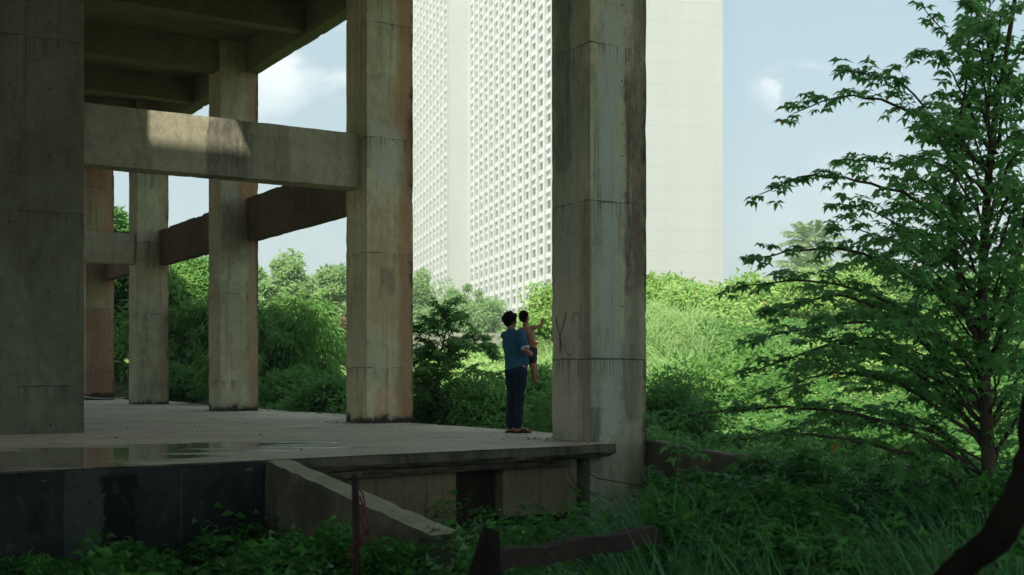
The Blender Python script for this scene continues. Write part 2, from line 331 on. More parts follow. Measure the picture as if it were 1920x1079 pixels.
def floor_mat():
    t = NT('wet_concrete_floor'); oc = t.tc.outputs['Object']; x, y, z = t.sep(oc)
    n1 = t.noise(oc, .55, 6, .6); n2 = t.noise(oc, 5, 6, .65); n3 = t.noise(oc, 60, 3, .6)
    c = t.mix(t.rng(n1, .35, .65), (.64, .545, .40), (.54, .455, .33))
    c = t.mix(t.m('MULTIPLY', t.rng(n2, .45, .75), .5), c, (.19, .16, .125))
    c = t.mix(t.m('MULTIPLY', n3, .35), c, (.22, .19, .155))
    c = t.mix(t.m('MULTIPLY', t.rng(t.noise(t.map(oc, (1, 1, 1), (5, 2, 0)), 1.3, 8, .72, .6), .53, .66), .5), c, (.15, .125, .09)); c = t.mix(t.m('MULTIPLY', t.rng(t.noise(t.map(oc, (.6, 1.6, 1), (1, 7, 0)), 7, 6, .75), .58, .68), .55), c, (.10, .085, .065))
    # standing water: a band near the front edge, in object coordinates of the slab
    fr = t.m('SUBTRACT', t.m('SUBTRACT', y, 10.2), t.m('MULTIPLY', t.m('ADD', x, 4.33), .75))   # metres behind the edge * 1.25
    stretch = t.noise(t.map(oc, (.55, 2.1, 1), (3.3, 1.0, 0)), .9, 5, .6, .3)
    band = t.rng(t.m('ABSOLUTE', t.m('SUBTRACT', fr, 2.15)), 2.5, .5)
    leftw = t.rng(x, -1.4, -4.2, 0, .27)
    k = t.m('ADD', t.m('MULTIPLY', stretch, 1.0), t.m('ADD', t.m('MULTIPLY', band, .16), leftw))
    k = t.m('SUBTRACT', k, t.m('MULTIPLY', t.rng(fr, 3.6, 5.2), .35))
    wet = t.rng(k, .74, .84); film = t.rng(k, .62, .84)
    edgew = t.m('MULTIPLY', t.rng(t.m('ADD', fr, t.m('MULTIPLY', stretch, 1.2)), 1.35, 1.0), t.rng(x, -3.4, -1.5))
    film = t.m('MAXIMUM', film, t.m('MULTIPLY', edgew, t.rng(n2, .42, .6)))
    c = t.mix(t.m('MULTIPLY', film, .55), c, (.12, .10, .08))
    rough = t.m('SUBTRACT', .82, t.m('MULTIPLY', film, .45)); rough = t.m('SUBTRACT', rough, t.m('MULTIPLY', wet, .33))
    h = t.m('MULTIPLY', t.m('ADD', n2, t.m('MULTIPLY', n3, .4)), t.m('SUBTRACT', 1.0, wet))
    return t.pbr(c, rough, t.bump(h, .008, .6), t.m('ADD', .3, t.m('MULTIPLY', film, .4)))
M['floor'] = floor_mat()
def soil_mat():
    t = NT('soil'); oc = t.tc.outputs['Object']; n = t.noise(oc, .35, 5); n2 = t.noise(oc, 3, 6)
    c = t.mix(t.rng(n, .35, .65), (.075, .075, .035), (.13, .12, .06)); c = t.mix(t.rng(n2, .4, .7), c, (.05, .07, .022))
    return t.pbr(c, .95, t.bump(n2, .05, .8), .1)
M['soil'] = soil_mat()
def tower_mat(name, a, b, line=0.0, vert=0.0):
    t = NT(name); oc = t.tc.outputs['Object']; x, y, z = t.sep(oc); n = t.noise(t.map(oc, (1, 1, .2)), .25, 5, .6); n2 = t.noise(oc, 1.5, 4)
    st = t.noise(t.map(oc, (1.2, 1.2, .03)), 1.0, 5)
    c = t.mix(t.rng(n, .3, .7), a, b); c = t.mix(t.m('MULTIPLY', t.rng(st, .5, .7), .25), c, tuple(v*.86 for v in a))
    if line:
        fr = t.m('ABSOLUTE', t.m('SUBTRACT', t.m('FRACT', t.m('DIVIDE', z, line)), .5)); c = t.mix(t.m('MULTIPLY', t.rng(fr, .025, .005), .32), c, tuple(v*.4 for v in a))
        fr = t.m('ABSOLUTE', t.m('SUBTRACT', t.m('FRACT', t.m('DIVIDE', x, vert)), .5)); c = t.mix(t.m('MULTIPLY', t.rng(fr, .05, .012), .28), c, (a[0]*.82, a[1]*.74, a[2]*.58))
        blk = t.n('ShaderNodeTexWhiteNoise', noise_dimensions='2D'); cm = t.n('ShaderNodeCombineXYZ')
        t.put(cm.inputs[0], t.m('FLOOR', t.m('ADD', t.m('DIVIDE', x, vert), .5))); t.put(cm.inputs[1], t.m('FLOOR', t.m('ADD', t.m('DIVIDE', z, line), .5)))
        t.put(blk.inputs['Vector'], cm.outputs[0]); c = t.mix(t.m('MULTIPLY', blk.outputs['Value'], .25), c, b)
    c = t.mix(t.m('MULTIPLY', n2, .15), c, b)
    return t.pbr(c, .75, None, .25)
M['twhite'] = tower_mat('white_paint', (.84, .86, .82), (.78, .80, .76))
M['tblank'] = tower_mat('beige_panels', (.41, .43, .395), (.38, .40, .365), 3.1, 3.9)
M['treveal_shaded'] = tower_mat('shaded_reveal', (.36, .38, .33), (.33, .35, .30))  # pier sides: their shade is put into this darker tone
def glass_mat():
    t = NT('window_glass'); oc = t.tc.outputs['Object']; g = t.n('ShaderNodeNewGeometry'); r = g.outputs['Random Per Island']
    c = t.mix(t.rng(r, .45, .95), (.03, .05, .045), (.30, .32, .28)); return t.pbr(c, .15, None, .6)
M['glass'] = glass_mat()
M['leaf_near'] = leafmat('leaf_palmate', (.075, .23, .06), (.20, .42, .13), (.50, .18, .03), .006, .48)
M['leaf_a'] = leafmat('leaf_mid_green', (.06, .17, .035), (.19, .35, .085), None, .0, .45)
M['leaf_b'] = leafmat('leaf_deep_green', (.04, .13, .03), (.12, .26, .06), None, 0, .42)
M['leaf_c'] = leafmat('leaf_pale', (.15, .27, .09), (.27, .40, .16), None, 0, .45)
M['leaf_y'] = leafmat('leaf_yellow_green', (.10, .26, .045), (.36, .50, .16), (.30, .16, .05), .01, .45)
M['leaf_r'] = leafmat('leaf_russet', (.16, .17, .08), (.32, .25, .14), None, 0, .35)
M['leaf_dark'] = leafmat('leaf_dark_shaded_herb', (.025, .12, .018), (.08, .24, .04), None, 0, .35)  # dark herb green with foreground shade worked into the colour
M['grass'] = leafmat('grass_blade', (.14, .31, .07), (.38, .54, .22), (.45, .36, .16), .04, .4)
M['grass_d'] = leafmat('grass_blade_dark', (.05, .18, .06), (.12, .32, .10), (.18, .13, .05), .03, .35)
M['palm'] = leafmat('palm_frond', (.20, .32, .15), (.34, .46, .24), (.34, .28, .14), .12, .3)
M['skin'] = plain('skin', (.33, .17, .105), .2, 5, .5, .35, bump=.001, **{'Subsurface Weight': .1, 'Subsurface Scale': .01})
M['skin2'] = plain('skin_child', (.34, .15, .09), .2, 5, .5, .35, bump=.001, **{'Subsurface Weight': .1, 'Subsurface Scale': .01})
M['hair'] = plain('hair', (.010, .008, .007), .5, 30, .85, .08, (1, 1, .3), .004)
M['shirt'] = plain('blue_cotton', (.035, .115, .19), .3, 6, .9, .15, bump=.006)
M['trim'] = plain('white_trim', (.7, .7, .68), .1, 10, .8)
M['jeans'] = plain('dark_denim', (.014, .026, .045), .45, 7, .9, .15, bump=.008)
M['leather'] = plain('leather', (.16, .07, .03), .3, 8, .6)
M['red'] = plain('red_elastic', (.55, .07, .04), .2, 9, .8)
M['shorts'] = plain('charcoal_cloth', (.03, .028, .035), .3, 9, .9)
M['sandal'] = plain('black_rubber', (.012, .011, .011), .3, 9, .55)
M['cord'] = plain('red_cord', (.13, .008, .012), .3, 12, .7)
M['wood'] = plain('weathered_timber', (.042, .027, .020), .6, 5, .85, .2, (1, .25, 1), .01)
M['rot'] = plain('rotten_wood', (.022, .017, .013), .6, 6, .95, .1, (1, 1, .3), .02)
M['steel'] = plain('rusty_steel', (.07, .045, .03), .5, 20, .8)
M['mark'] = plain('charcoal_mark', (.02, .018, .016), .3, 20, .9)
M['cable'] = plain('pale_cable', (.35, .38, .36), .2, 10, .6)
M['block'] = concrete('cement_block', (.30, .31, .29), (.22, .23, .21), seed=19., seam=.2, streak=.4, tie=False)
M['petal'] = plain('white_petal', (.8, .8, .78), .1, 10, .7)

# ------------------------------------------------------------------ rough concrete boxes
def rbox(sx, sy, z0, z1, step=.09, amp=.018, seed=0, bow=.004):
    def ax(a, b):
        n = max(1, int(round((b-a)/step))); return [a+(b-a)*i/n for i in range(n+1)]
    X, Y, Z = ax(-sx, sx), ax(-sy, sy), ax(z0, z1); V = []; idx = {}
    def vid(x, y, z):
        k = (round(x, 4), round(y, 4), round(z, 4))
        if k not in idx:
            idx[k] = len(V); v = Vector((x, y, z))
            ex, ey, ez = abs(abs(x)-sx) < 1e-6, abs(abs(y)-sy) < 1e-6, (abs(z-z0) < 1e-6 or abs(z-z1) < 1e-6)
            o = Vector((seed*3.3, seed*1.9, seed*2.7)); nv = mn.noise((v+o)*2.1)*bow*2 + mn.noise((v+o)*9)*bow*.6
            cnt = ex+ey+ez
            ch = 0
            if cnt >= 2:
                a = mn.noise((v+o)*3.7); b = mn.noise((v+o)*13)
                ch = amp*(.12+.22*abs(b)) + amp*1.5*max(0, a-.34)*3*(.5+abs(b))
            if ex: v.x -= math.copysign(ch+nv, x)
            if ey: v.y -= math.copysign(ch+nv, y)
            if ez: v.z -= (1 if abs(z-z1) < 1e-6 else -1)*(ch*.8+nv)
            V.append(v)
        return idx[k]
    Fc = []
    for i in range(len(X)-1):
        for k in range(len(Z)-1):
            a, b, c, d = X[i], X[i+1], Z[k], Z[k+1]
            Fc.append((vid(a, -sy, c), vid(b, -sy, c), vid(b, -sy, d), vid(a, -sy, d))); Fc.append((vid(b, sy, c), vid(a, sy, c), vid(a, sy, d), vid(b, sy, d)))
        for j in range(len(Y)-1):
            a, b, c, d = X[i], X[i+1], Y[j], Y[j+1]
            Fc.append((vid(a, c, z1), vid(b, c, z1), vid(b, d, z1), vid(a, d, z1))); Fc.append((vid(a, d, z0), vid(b, d, z0), vid(b, c, z0), vid(a, c, z0)))
    for j in range(len(Y)-1):
        for k in range(len(Z)-1):
            a, b, c, d = Y[j], Y[j+1], Z[k], Z[k+1]
            Fc.append((vid(sx, a, c), vid(sx, b, c), vid(sx, b, d), vid(sx, a, d))); Fc.append((vid(-sx, b, c), vid(-sx, a, c), vid(-sx, a, d), vid(-sx, b, d)))
    return pydata(V, Fc)

# ================================================================== unfinished concrete building
BO = (P0, Q4)
bld = empty('concrete_building', W(P0, Q4, 0), TH, 'unfinished weathered concrete building of tall square columns and beams on a raised wet floor', 'building')
def bpart(name, p0, p1, q0, q1, z0, z1, mat, step=.09, amp=.018, seed=0, label=None, parent=None, bow=.004):
    me = rbox((p1-p0)/2, (q1-q0)/2, 0, z1-z0, step, amp, seed, bow)
    o = obj(name, me, mat, parent or bld, ((p0+p1)/2-BO[0], (q0+q1)/2-BO[1], z0))
    if label: o['label'] = label
    return o
CEIL = 8.2
cols = []
for i, (q, m, z0, lab) in enumerate([(Q5, 'c5', -1.25, 'nearest column, green and black stained, running down past the floor edge'), (Q4, 'c4', 0, 'ochre stained column with a beam running into its left side'),
                           (Q3, 'c3', 0, 'pale column with rust along its right edge'), (Q2, 'c2', 0, 'streaked grey column'), (Q1, 'c1', 0, 'reddish column farthest left')]):
    cols.append(bpart('column', P0, P0+A_, q, q+B_, z0, CEIL, M[m], .08, .010, i+1, lab))
bpart('column', 2.1, 3.80, 17.57, 19.1, 0, CEIL, M['pier'], .1, .008, 8, 'broad dark pier')
for i, q in enumerate((Q3, Q2, Q1)): bpart('column', 2.6, 3.46, q, q+B_, 0, CEIL, M['c2'], .2, .01, 9+i)
# foot collars so the columns meet the floor in crumbled mortar
# middle-height beams
bpart('beam', 3.80, P0-.001, Q4+.27, Q4+.72, 3.963, 4.876, M['beam'], .07, .016, 21, 'pale beam at mid height catching a patch of sunlight')
bpart('beam', 3.46, P0-.001, Q2+.1, Q2+.55, 3.80, 4.62, M['beam'], .1, .012, 22)
for i, (a, b) in enumerate(((Q4, Q3), (Q3, Q2), (Q2, Q1))):
    bpart('beam', P0+.60, P0+A_-.004, a+B_+.001, b-.001, 3.796, 4.748, M['sidebeam'], .08, .022, 23+i, 'dark rust stained side beam')
# ceiling beams
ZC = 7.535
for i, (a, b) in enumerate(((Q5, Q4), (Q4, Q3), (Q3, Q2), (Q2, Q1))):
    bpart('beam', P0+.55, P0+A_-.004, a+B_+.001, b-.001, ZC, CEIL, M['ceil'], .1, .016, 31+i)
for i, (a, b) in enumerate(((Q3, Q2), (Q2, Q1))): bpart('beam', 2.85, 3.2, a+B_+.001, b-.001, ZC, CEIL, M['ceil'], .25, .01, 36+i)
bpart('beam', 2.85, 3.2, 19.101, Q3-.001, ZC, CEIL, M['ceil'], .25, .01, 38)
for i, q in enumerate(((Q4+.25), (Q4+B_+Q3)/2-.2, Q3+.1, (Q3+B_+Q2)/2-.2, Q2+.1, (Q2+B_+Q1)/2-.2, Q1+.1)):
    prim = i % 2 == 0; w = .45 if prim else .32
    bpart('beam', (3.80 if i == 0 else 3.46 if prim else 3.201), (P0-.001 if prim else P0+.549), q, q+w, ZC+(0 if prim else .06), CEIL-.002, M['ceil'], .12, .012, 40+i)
# roof slab, extended unseen over the camera for shade; opening added for sun patch
mb = MB()
hx0, hx1, hy0, hy1 = 2.9, 4.8, 16.95, 17.32
R = (-16, P0+A_+.25, -9, Q1+3)
z0, z1 = CEIL+.001, 8.45
def rb(a, b, c, d): mb.box((a-BO[0], c-BO[1], z0), (b-BO[0], d-BO[1], z1))
rb(R[0], R[1], R[2], hy0); rb(R[0], R[1], hy1, R[3]); rb(R[0], hx0, hy0, hy1); rb(hx1, R[1], hy0, hy1)
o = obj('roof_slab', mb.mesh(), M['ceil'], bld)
# ---- floor slab: polygon with ragged front and back edges
front = [(-12.0, 4.45), (-4.33, 10.2), (-2.38, 11.62), (1.22, 14.32)]
back = [(1.30, 15.0), (.72, 16.75), (-1.62, 20.3), (-3.3, 24.6), (-5.8, 28.4), (-10.3, 36.4), (-14.2, 43.2)]
rest = [(-26, 36), (-26, 2)]
def dens(pts, st, amp, seed):
    out = []
    for (a, b) in zip(pts[:-1], pts[1:]):
        a = Vector(a); b = Vector(b); n = max(1, int((b-a).length/st)); t = (b-a).normalized(); nr = Vector((t.y, -t.x))
        for i in range(n):
            p = a.lerp(b, i/n); v3 = Vector((p.x*2.3+seed, p.y*2.3, 0)); k = mn.noise(v3)*amp + mn.noise(v3*4)*amp*.5
            out.append(p + nr*k)
    out.append(Vector(pts[-1])); return out
fe = dens(front, .05, .045, 1); be = dens(back, .09, .05, 5)
loop = fe + be + [Vector(r) for r in rest]
n = len(loop)
def world_part(name, V, Fc, mat, label=None, parent=bld):
    """mesh given in world coordinates, parented to the building with the inverse transform kept"""
    o = obj(name, pydata(V, Fc), mat, parent)
    o.matrix_parent_inverse = (Matrix.Translation(W(P0, Q4, 0)) @ Matrix.Rotation(TH, 4, 'Z')).inverted()
    if label: o['label'] = label
    return o
cen = sum(loop, Vector((0, 0)))/n
V = []; Fc = []
for p in loop:
    V.append((p.x, p.y, 0.0))
for k, (ins, z) in enumerate(((.004, -.018), (-.012, -.10), (.02, -.125), (.05, -.155))):
    for i, p in enumerate(loop):
        t = (loop[(i+1) % n] - loop[i-1]).normalized(); nr = Vector((t.y, -t.x)); v3 = Vector((p.x*4, p.y*4, z*20))
        e = p - nr*(ins + (mn.noise(v3)*.03+mn.noise(v3*3.3)*.018)*(1 if k else .5)); V.append((e.x, e.y, z + (mn.noise(v3+Vector((9, 0, 0)))*.02 if k else 0)))
V += [(v[0], v[1], -.158) for v in V[4*n:5*n]]
for k in range(4):
    for i in range(n):
        j = (i+1) % n; Fc.append(((k+1)*n+i, (k+1)*n+j, k*n+j, k*n+i))
nf = len(fe)
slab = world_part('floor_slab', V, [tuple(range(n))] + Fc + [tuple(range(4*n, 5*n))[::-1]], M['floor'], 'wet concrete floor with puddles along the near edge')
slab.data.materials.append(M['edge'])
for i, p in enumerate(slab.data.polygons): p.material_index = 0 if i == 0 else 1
# broken lower lip under the right half of the slab
def strip_box(a, b, off0, off1, z0, z1, step, amp, seed):
    """rough box running from a to b (world xy), set back off0..off1 behind that line"""
    a = Vector(a); b = Vector(b); d = b-a; L = d.length; ang = math.atan2(d.y, d.x)
    me = rbox(L/2, (off1-off0)/2, 0, z1-z0, step, amp, seed)
    c = (a+b)/2 + Vector((-d.y, d.x)).normalized()*(off0+off1)/2
    return me, (c.x, c.y, z0), ang
def wbox(name, a, b, off0, off1, z0, z1, mat, step=.07, amp=.015, seed=0, label=None):
    me, c, ang = strip_box(a, b, off0, off1, z0, z1, step, amp, seed)
    o = obj(name, me, mat, bld); o.matrix_parent_inverse = (Matrix.Translation(W(P0, Q4, 0)) @ Matrix.Rotation(TH, 4, 'Z')).inverted()
    o.location = c; o.rotation_euler = (0, 0, ang)
    if label: o['label'] = label
    return o
def fl(s): # point on front edge line by x
    return (s, 10.2+.75*(s+4.33))
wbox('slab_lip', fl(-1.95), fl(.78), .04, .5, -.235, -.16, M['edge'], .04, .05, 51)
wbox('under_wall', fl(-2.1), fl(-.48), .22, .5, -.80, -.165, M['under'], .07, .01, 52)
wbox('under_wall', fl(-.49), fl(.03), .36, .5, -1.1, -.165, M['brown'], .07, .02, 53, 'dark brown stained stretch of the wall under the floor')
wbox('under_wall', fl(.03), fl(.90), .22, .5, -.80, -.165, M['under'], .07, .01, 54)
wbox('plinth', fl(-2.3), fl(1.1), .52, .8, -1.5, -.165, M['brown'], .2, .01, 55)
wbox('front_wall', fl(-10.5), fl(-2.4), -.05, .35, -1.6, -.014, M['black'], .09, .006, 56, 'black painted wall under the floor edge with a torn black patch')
# sloping wing wall: runs from the slab edge towards the camera and drops
Aw = Vector((-2.36, 11.60)); dv = Vector((.526, -.85)); rt = Vector((.85, .526))
V = []; Fc = []; ns = 46
secs = [(-.5+i*(3.85/ns)) for i in range(ns+1)]
prof = [(-.02, -1.6), (-.015, -.30), (0, -.06), (.012, 0), (.10, .004), (.20, .004), (.26, 0), (.275, -.05), (.285, -.4), (.285, -1.6)]
for s in secs:
    zt = -.012 - max(0, s)*.100; b = Aw + dv*s
    for k, (w, z) in enumerate(prof):
        v3 = Vector((s*3, w*9, z*4)); j = mn.noise(v3*1.5)*.016 + mn.noise(v3*5)*.008
        q = b + rt*(w + (j if k in (1, 2, 3, 6, 7, 8) else 0)); V.append((q.x, q.y, zt+z+(j*.6 if z > -.5 else 0) if z > -1.5 else -1.6))
m_ = len(prof)
for i in range(ns):
    for k in range(m_-1): Fc.append((i*m_+k, (i+1)*m_+k, (i+1)*m_+k+1, i*m_+k+1))
Fc.append(tuple(range(m_))[::-1]); Fc.append(tuple(ns*m_+k for k in range(m_)))
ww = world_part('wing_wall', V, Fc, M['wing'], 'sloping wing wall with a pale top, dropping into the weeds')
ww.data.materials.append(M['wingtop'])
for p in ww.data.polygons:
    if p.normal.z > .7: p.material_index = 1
# rebar stubs hanging below the slab lip
for k, (px, pts) in enumerate(((1047, [(1047, 868), (1052, 885), (1060, 902), (1095, 935)]), (1069, [(1069, 868), (1068, 888), (1080, 910), (1120, 927), (1150, 940)]), (1096, [(1096, 866), (1102, 884), (1118, 897), (1160, 904), (1205, 912)]))):
    mb = MB(); mb.tube([at(x, y, 13.6-.28*i) for i, (x, y) in enumerate(pts)], .006, 5)
    o = obj('rebar', mb.mesh(), M['steel'], bld, smooth=True); o.matrix_parent_inverse = (Matrix.Translation(W(P0, Q4, 0)) @ Matrix.Rotation(TH, 4, 'Z')).inverted()
# charcoal scrawl on the nearest column's left face
def scrawl(lines, w=.012):
    mb = MB()
    for pts in lines:
        for a, b in zip(pts[:-1], pts[1:]):
            (y0, z0_), (y1, z1_) = a, b; d = math.hypot(y1-y0, z1_-z0_) or 1; ny, nz = -(z1_-z0_)/d*w/2, (y1-y0)/d*w/2
            mb.add([(0, y0-ny, z0_-nz), (0, y1-ny, z1_-nz), (0, y1+ny, z1_+nz), (0, y0+ny, z0_+nz)], [(0, 1, 2, 3)])
    return mb.mesh()
D5 = 14.4
def fz(py): return H+(CY-py)/F*D5+1.25
def fy(px): return (1107-px)/72*B_ - B_/2
def conv(pts): return [(fy(x), fz(y)) for x, y in pts]
vl = [conv([(1044, 588), (1046, 606), (1051, 622), (1052, 660)]), conv([(1063, 581), (1059, 602), (1053, 624)]), conv([(1055, 650), (1052, 632), (1050, 618)])]
ul = [conv([(1061, 640), (1062, 656), (1067, 664), (1074, 664), (1078, 655), (1079, 643)]), conv([(1088, 583), (1079, 584), (1074, 592), (1077, 602)])]
for L_, w_ in [(vl, .013)]+[([q], .007) for q in ul]:
    o = obj('scrawl', scrawl(L_, w_), M['mark'], cols[0], (-A_/2-.006, 0, 0))
# thin cable lying by the far column
cb = MB(); cb.tube([at(150, 742, 36.2), at(170, 746, 35.8), at(200, 748, 35.5), at(235, 746, 35.6)], .02, 5)
tag(obj('cable', cb.mesh(), M['cable'], smooth=True), 'pale cable lying on the floor at the foot of the reddish far left column', 'cable')

# low kerb wall to the right of the nearest column
kp = [(1.80, 15.3), (2.02, 14.75), (2.28, 14.1), (2.60, 13.3), (2.72, 12.75)]
V = []; Fc = []; kd = dens(kp, .12, .012, 3)
for i, p in enumerate(kd):
    t = (kd[min(i+1, len(kd)-1)]-kd[max(i-1, 0)]).normalized(); nr = Vector((-t.y, t.x)); zt = -.01 - .0*i + mn.noise(Vector((i*.3, 0, 0)))*.02 - .05*sm(3, 12, i)
    for w, z in ((-.0, -1.3), (-.0, zt-.02), (.02, zt), (.16, zt+.004), (.18, zt-.02), (.18, -1.3)):
        q = p - nr*w; V.append((q.x, q.y, float(z)))
for i in range(len(kd)-1):
    for k in range(5): Fc.append((i*6+k, i*6+k+1, (i+1)*6+k+1, (i+1)*6+k))
Fc.append((0, 1, 2, 3, 4, 5)); Fc.append(tuple((len(kd)-1)*6+k for k in range(6))[::-1])
tag(obj('low_wall', pydata(V, Fc), M['wing']), 'low curving dark concrete wall running right from the foot of the nearest column', 'wall')

# ================================================================== terrain
def axis(lo, hi, dense, st0, st1):
    a = list(np.arange(lo, -dense, st1)) + list(np.arange(-dense, dense, st0)) + list(np.arange(dense, hi, st1)); return np.array(a)
xs = np.unique(np.concatenate([np.linspace(-700, -40, 18), np.arange(-40, 45, .6), np.linspace(45, 700, 18)]))
ys = np.unique(np.concatenate([np.linspace(-300, -12, 12), np.arange(-12, 90, .6), np.linspace(90, 1200, 24)]))
XX, YY = np.meshgrid(xs, ys); ZZ = ground(XX, YY); ZZ = np.where(on_slab(XX, YY, -.3), -1.02, ZZ)
Vt = np.stack([XX, YY, ZZ], -1).reshape(-1, 3); nx = len(xs); ii, jj = np.meshgrid(np.arange(len(ys)-1), np.arange(nx-1), indexing='ij'); a = (ii*nx+jj).ravel()
tag(obj('ground', tris(Vt, np.stack([a, a+1, a+nx+1, a+nx], 1)), M['soil'], smooth=True), kind='structure')

# ================================================================== office tower
TA = math.atan(530/F); tower = empty('office_tower', (at(1034, 701, 175).x, 175, 2.0), TA,
    'tall white office tower with a grid of narrow windows and a blank beige end wall', 'tower')
TZ = 118.0; FH = 3.2; BAY = 4.4; NB = 14; NFL = int(TZ/FH)
# local frame: x along blank wall, y along window facade (away); facade faces -x
mb = MB(); mb.box((.5, 0, 0), (26.6, 61.6, TZ)); obj('end_wall', mb.mesh(), M['tblank'], tower)
mb = MB(); mb.box((-3.9, 61.603, 0), (20, 122, TZ)); obj('rear_block', mb.mesh(), M['tblank'], tower)
def facade(x, y0, nb, dep=.52):
    g = MB()
    for b in range(nb+1):
        y = y0 + b*BAY; w = .46 if b not in (0, nb) else .4
        yy0 = y-w if b else y; yy1 = y+w if b < nb else y
        g.box((x-dep, yy0, 0), (x, yy1, TZ))
    for f in range(NFL):
        z = f*FH
        for b in range(nb):
            ya = y0+b*BAY+(.46 if b else .4); yb = y0+(b+1)*BAY-(.46 if b < nb-1 else .4)
            g.box((x-dep*.5, ya+.001, z), (x, yb-.001, z+.74))
            # deep head panel with slight reveal
            g.box((x-.07, ya+.001, z+2.05), (x, yb-.001, z+FH-.001))
    return g.mesh()
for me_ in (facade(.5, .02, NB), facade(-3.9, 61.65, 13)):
    me_.materials.append(M['twhite']); me_.materials.append(M['treveal_shaded'])
    for p in me_.polygons: p.material_index = 1 if abs(p.normal.y) > .5 else 0  # side faces take the painted-in shade tone
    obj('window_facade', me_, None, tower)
def win_boxes(g, x, y0, b, f, nb):
    ya = y0+b*BAY+(.46 if b else .4)+.26; yb = y0+(b+1)*BAY-.66; z = f*FH+1.03
    zb = z + (FH-1.06)
    z -= .1; g.box((x-.03, ya, z), (x-.004, yb-.6*(f%3 == b%2), z+.5)); g.box((x-.03, ya, z+.56), (x-.004, yb, z+1.1))
    return (x, (ya+yb)/2, z)
key = [(b, f) for f in range(2, 22) for b in range(5)]
for b, f in key:
    g = MB(); c = win_boxes(g, .5, .02, b, f, NB); obj('window', g.mesh(c), M['glass'], tower, c)
g = MB()
for b in range(NB):
    for f in range(NFL):
        if (b, f) not in key: win_boxes(g, .5, .02, b, f, NB)
for b in range(13):
    for f in range(NFL): win_boxes(g, -3.9, 61.65, b, f, 13)
tag(obj('window', g.mesh(), M['glass'], tower), kind='stuff')

# cement-block wall far off in front of the tower
me = rbox(6.5, .12, 0, 1.3, .4, .01, 61); wl = obj('block_wall', me, M['block'], None, (-1.2, 74, 2.05), False)
wl.rotation_euler = (0, 0, .06); tag(wl, 'low grey cement block wall in the field in front of the tower', 'wall')

# ================================================================== trees and shrubs
def gz(x, y): return float(ground(x, y))
def tr(name, label, px, topy, D, wpx, mat, **kw):
    x = (px-960)/F*D; top = H+(CY-topy)/F*D; rx = wpx/2/F*D
    return tree(name, label, Vector((x, D, gz(x, D)-.1)), top, rx, mat, **kw)
G1 = 'trees behind the building'; G2 = 'pale trees in front of the tower'
tr('broad_tree', 'dark leafy tree filling the gap left of the streaked grey column', 185, 415, 44, 190, M['leaf_b'], n=22000, L=.24, Wd=.09, seed=3, bottom=.05, clumps=130, group=G1)
tr('broad_tree', 'tall sunlit tree with bare low limbs between the streaked and pale columns', 345, 470, 42, 210, M['leaf_a'], n=26000, L=.22, Wd=.08, seed=4, bottom=.08, clumps=150, group=G1, hang=.2)
tr('drooping_tree', 'low spreading tree with drooping leaves right of the pale column', 500, 560, 34, 290, M['leaf_a'], n=30000, L=.24, Wd=.055, seed=5, bottom=.04, clumps=170, group=G1, hang=.9, trunk_r=.13)
tr('round_tree', 'rounded distant tree seen between the pale and ochre columns', 553, 497, 66, 120, M['leaf_c'], n=16000, L=.26, Wd=.12, seed=6, bottom=.1, clumps=90, group=G1)
tr('round_tree', 'distant tree partly hidden behind the left edge of the ochre column', 650, 498, 64, 100, M['leaf_c'], n=13000, L=.26, Wd=.12, seed=7, bottom=.1, clumps=80, group=G1)
tr('round_tree', 'distant tree partly hidden behind the right edge of the pale column', 470, 503, 68, 90, M['leaf_c'], n=12000, L=.26, Wd=.12, seed=8, bottom=.1, clumps=80, group=G1)
tr('flowering_bush', 'russet tinged bush below the distant trees, left of the ochre column', 640, 592, 48, 90, M['leaf_r'], n=9000, L=.2, Wd=.08, seed=9, cat='bush', bottom=.05, clumps=60)
tr('slender_tree', 'pale feathery tree at the right edge of the ochre column, before the tower', 788, 508, 92, 48, M['leaf_c'], n=9000, L=.28, Wd=.11, seed=10, rc=.62, bottom=.12, clumps=60, group=G2)
tr('slender_tree', 'pale tree standing directly before the blank strip of the tower', 855, 533, 98, 62, M['leaf_c'], n=9000, L=.28, Wd=.11, seed=11, rc=.62, bottom=.12, clumps=60, group=G2)
tr('slender_tree', 'pale rounded tree directly left of the man\'s head', 903, 553, 94, 70, M['leaf_c'], n=9000, L=.28, Wd=.11, seed=12, rc=.62, bottom=.12, clumps=60, group=G2)
tr('slender_tree', 'lowest of the pale trees, between the ochre column and the leafy sapling top', 822, 572, 90, 50, M['leaf_c'], n=7000, L=.28, Wd=.11, seed=13, rc=.62, bottom=.1, clumps=50, group=G2)

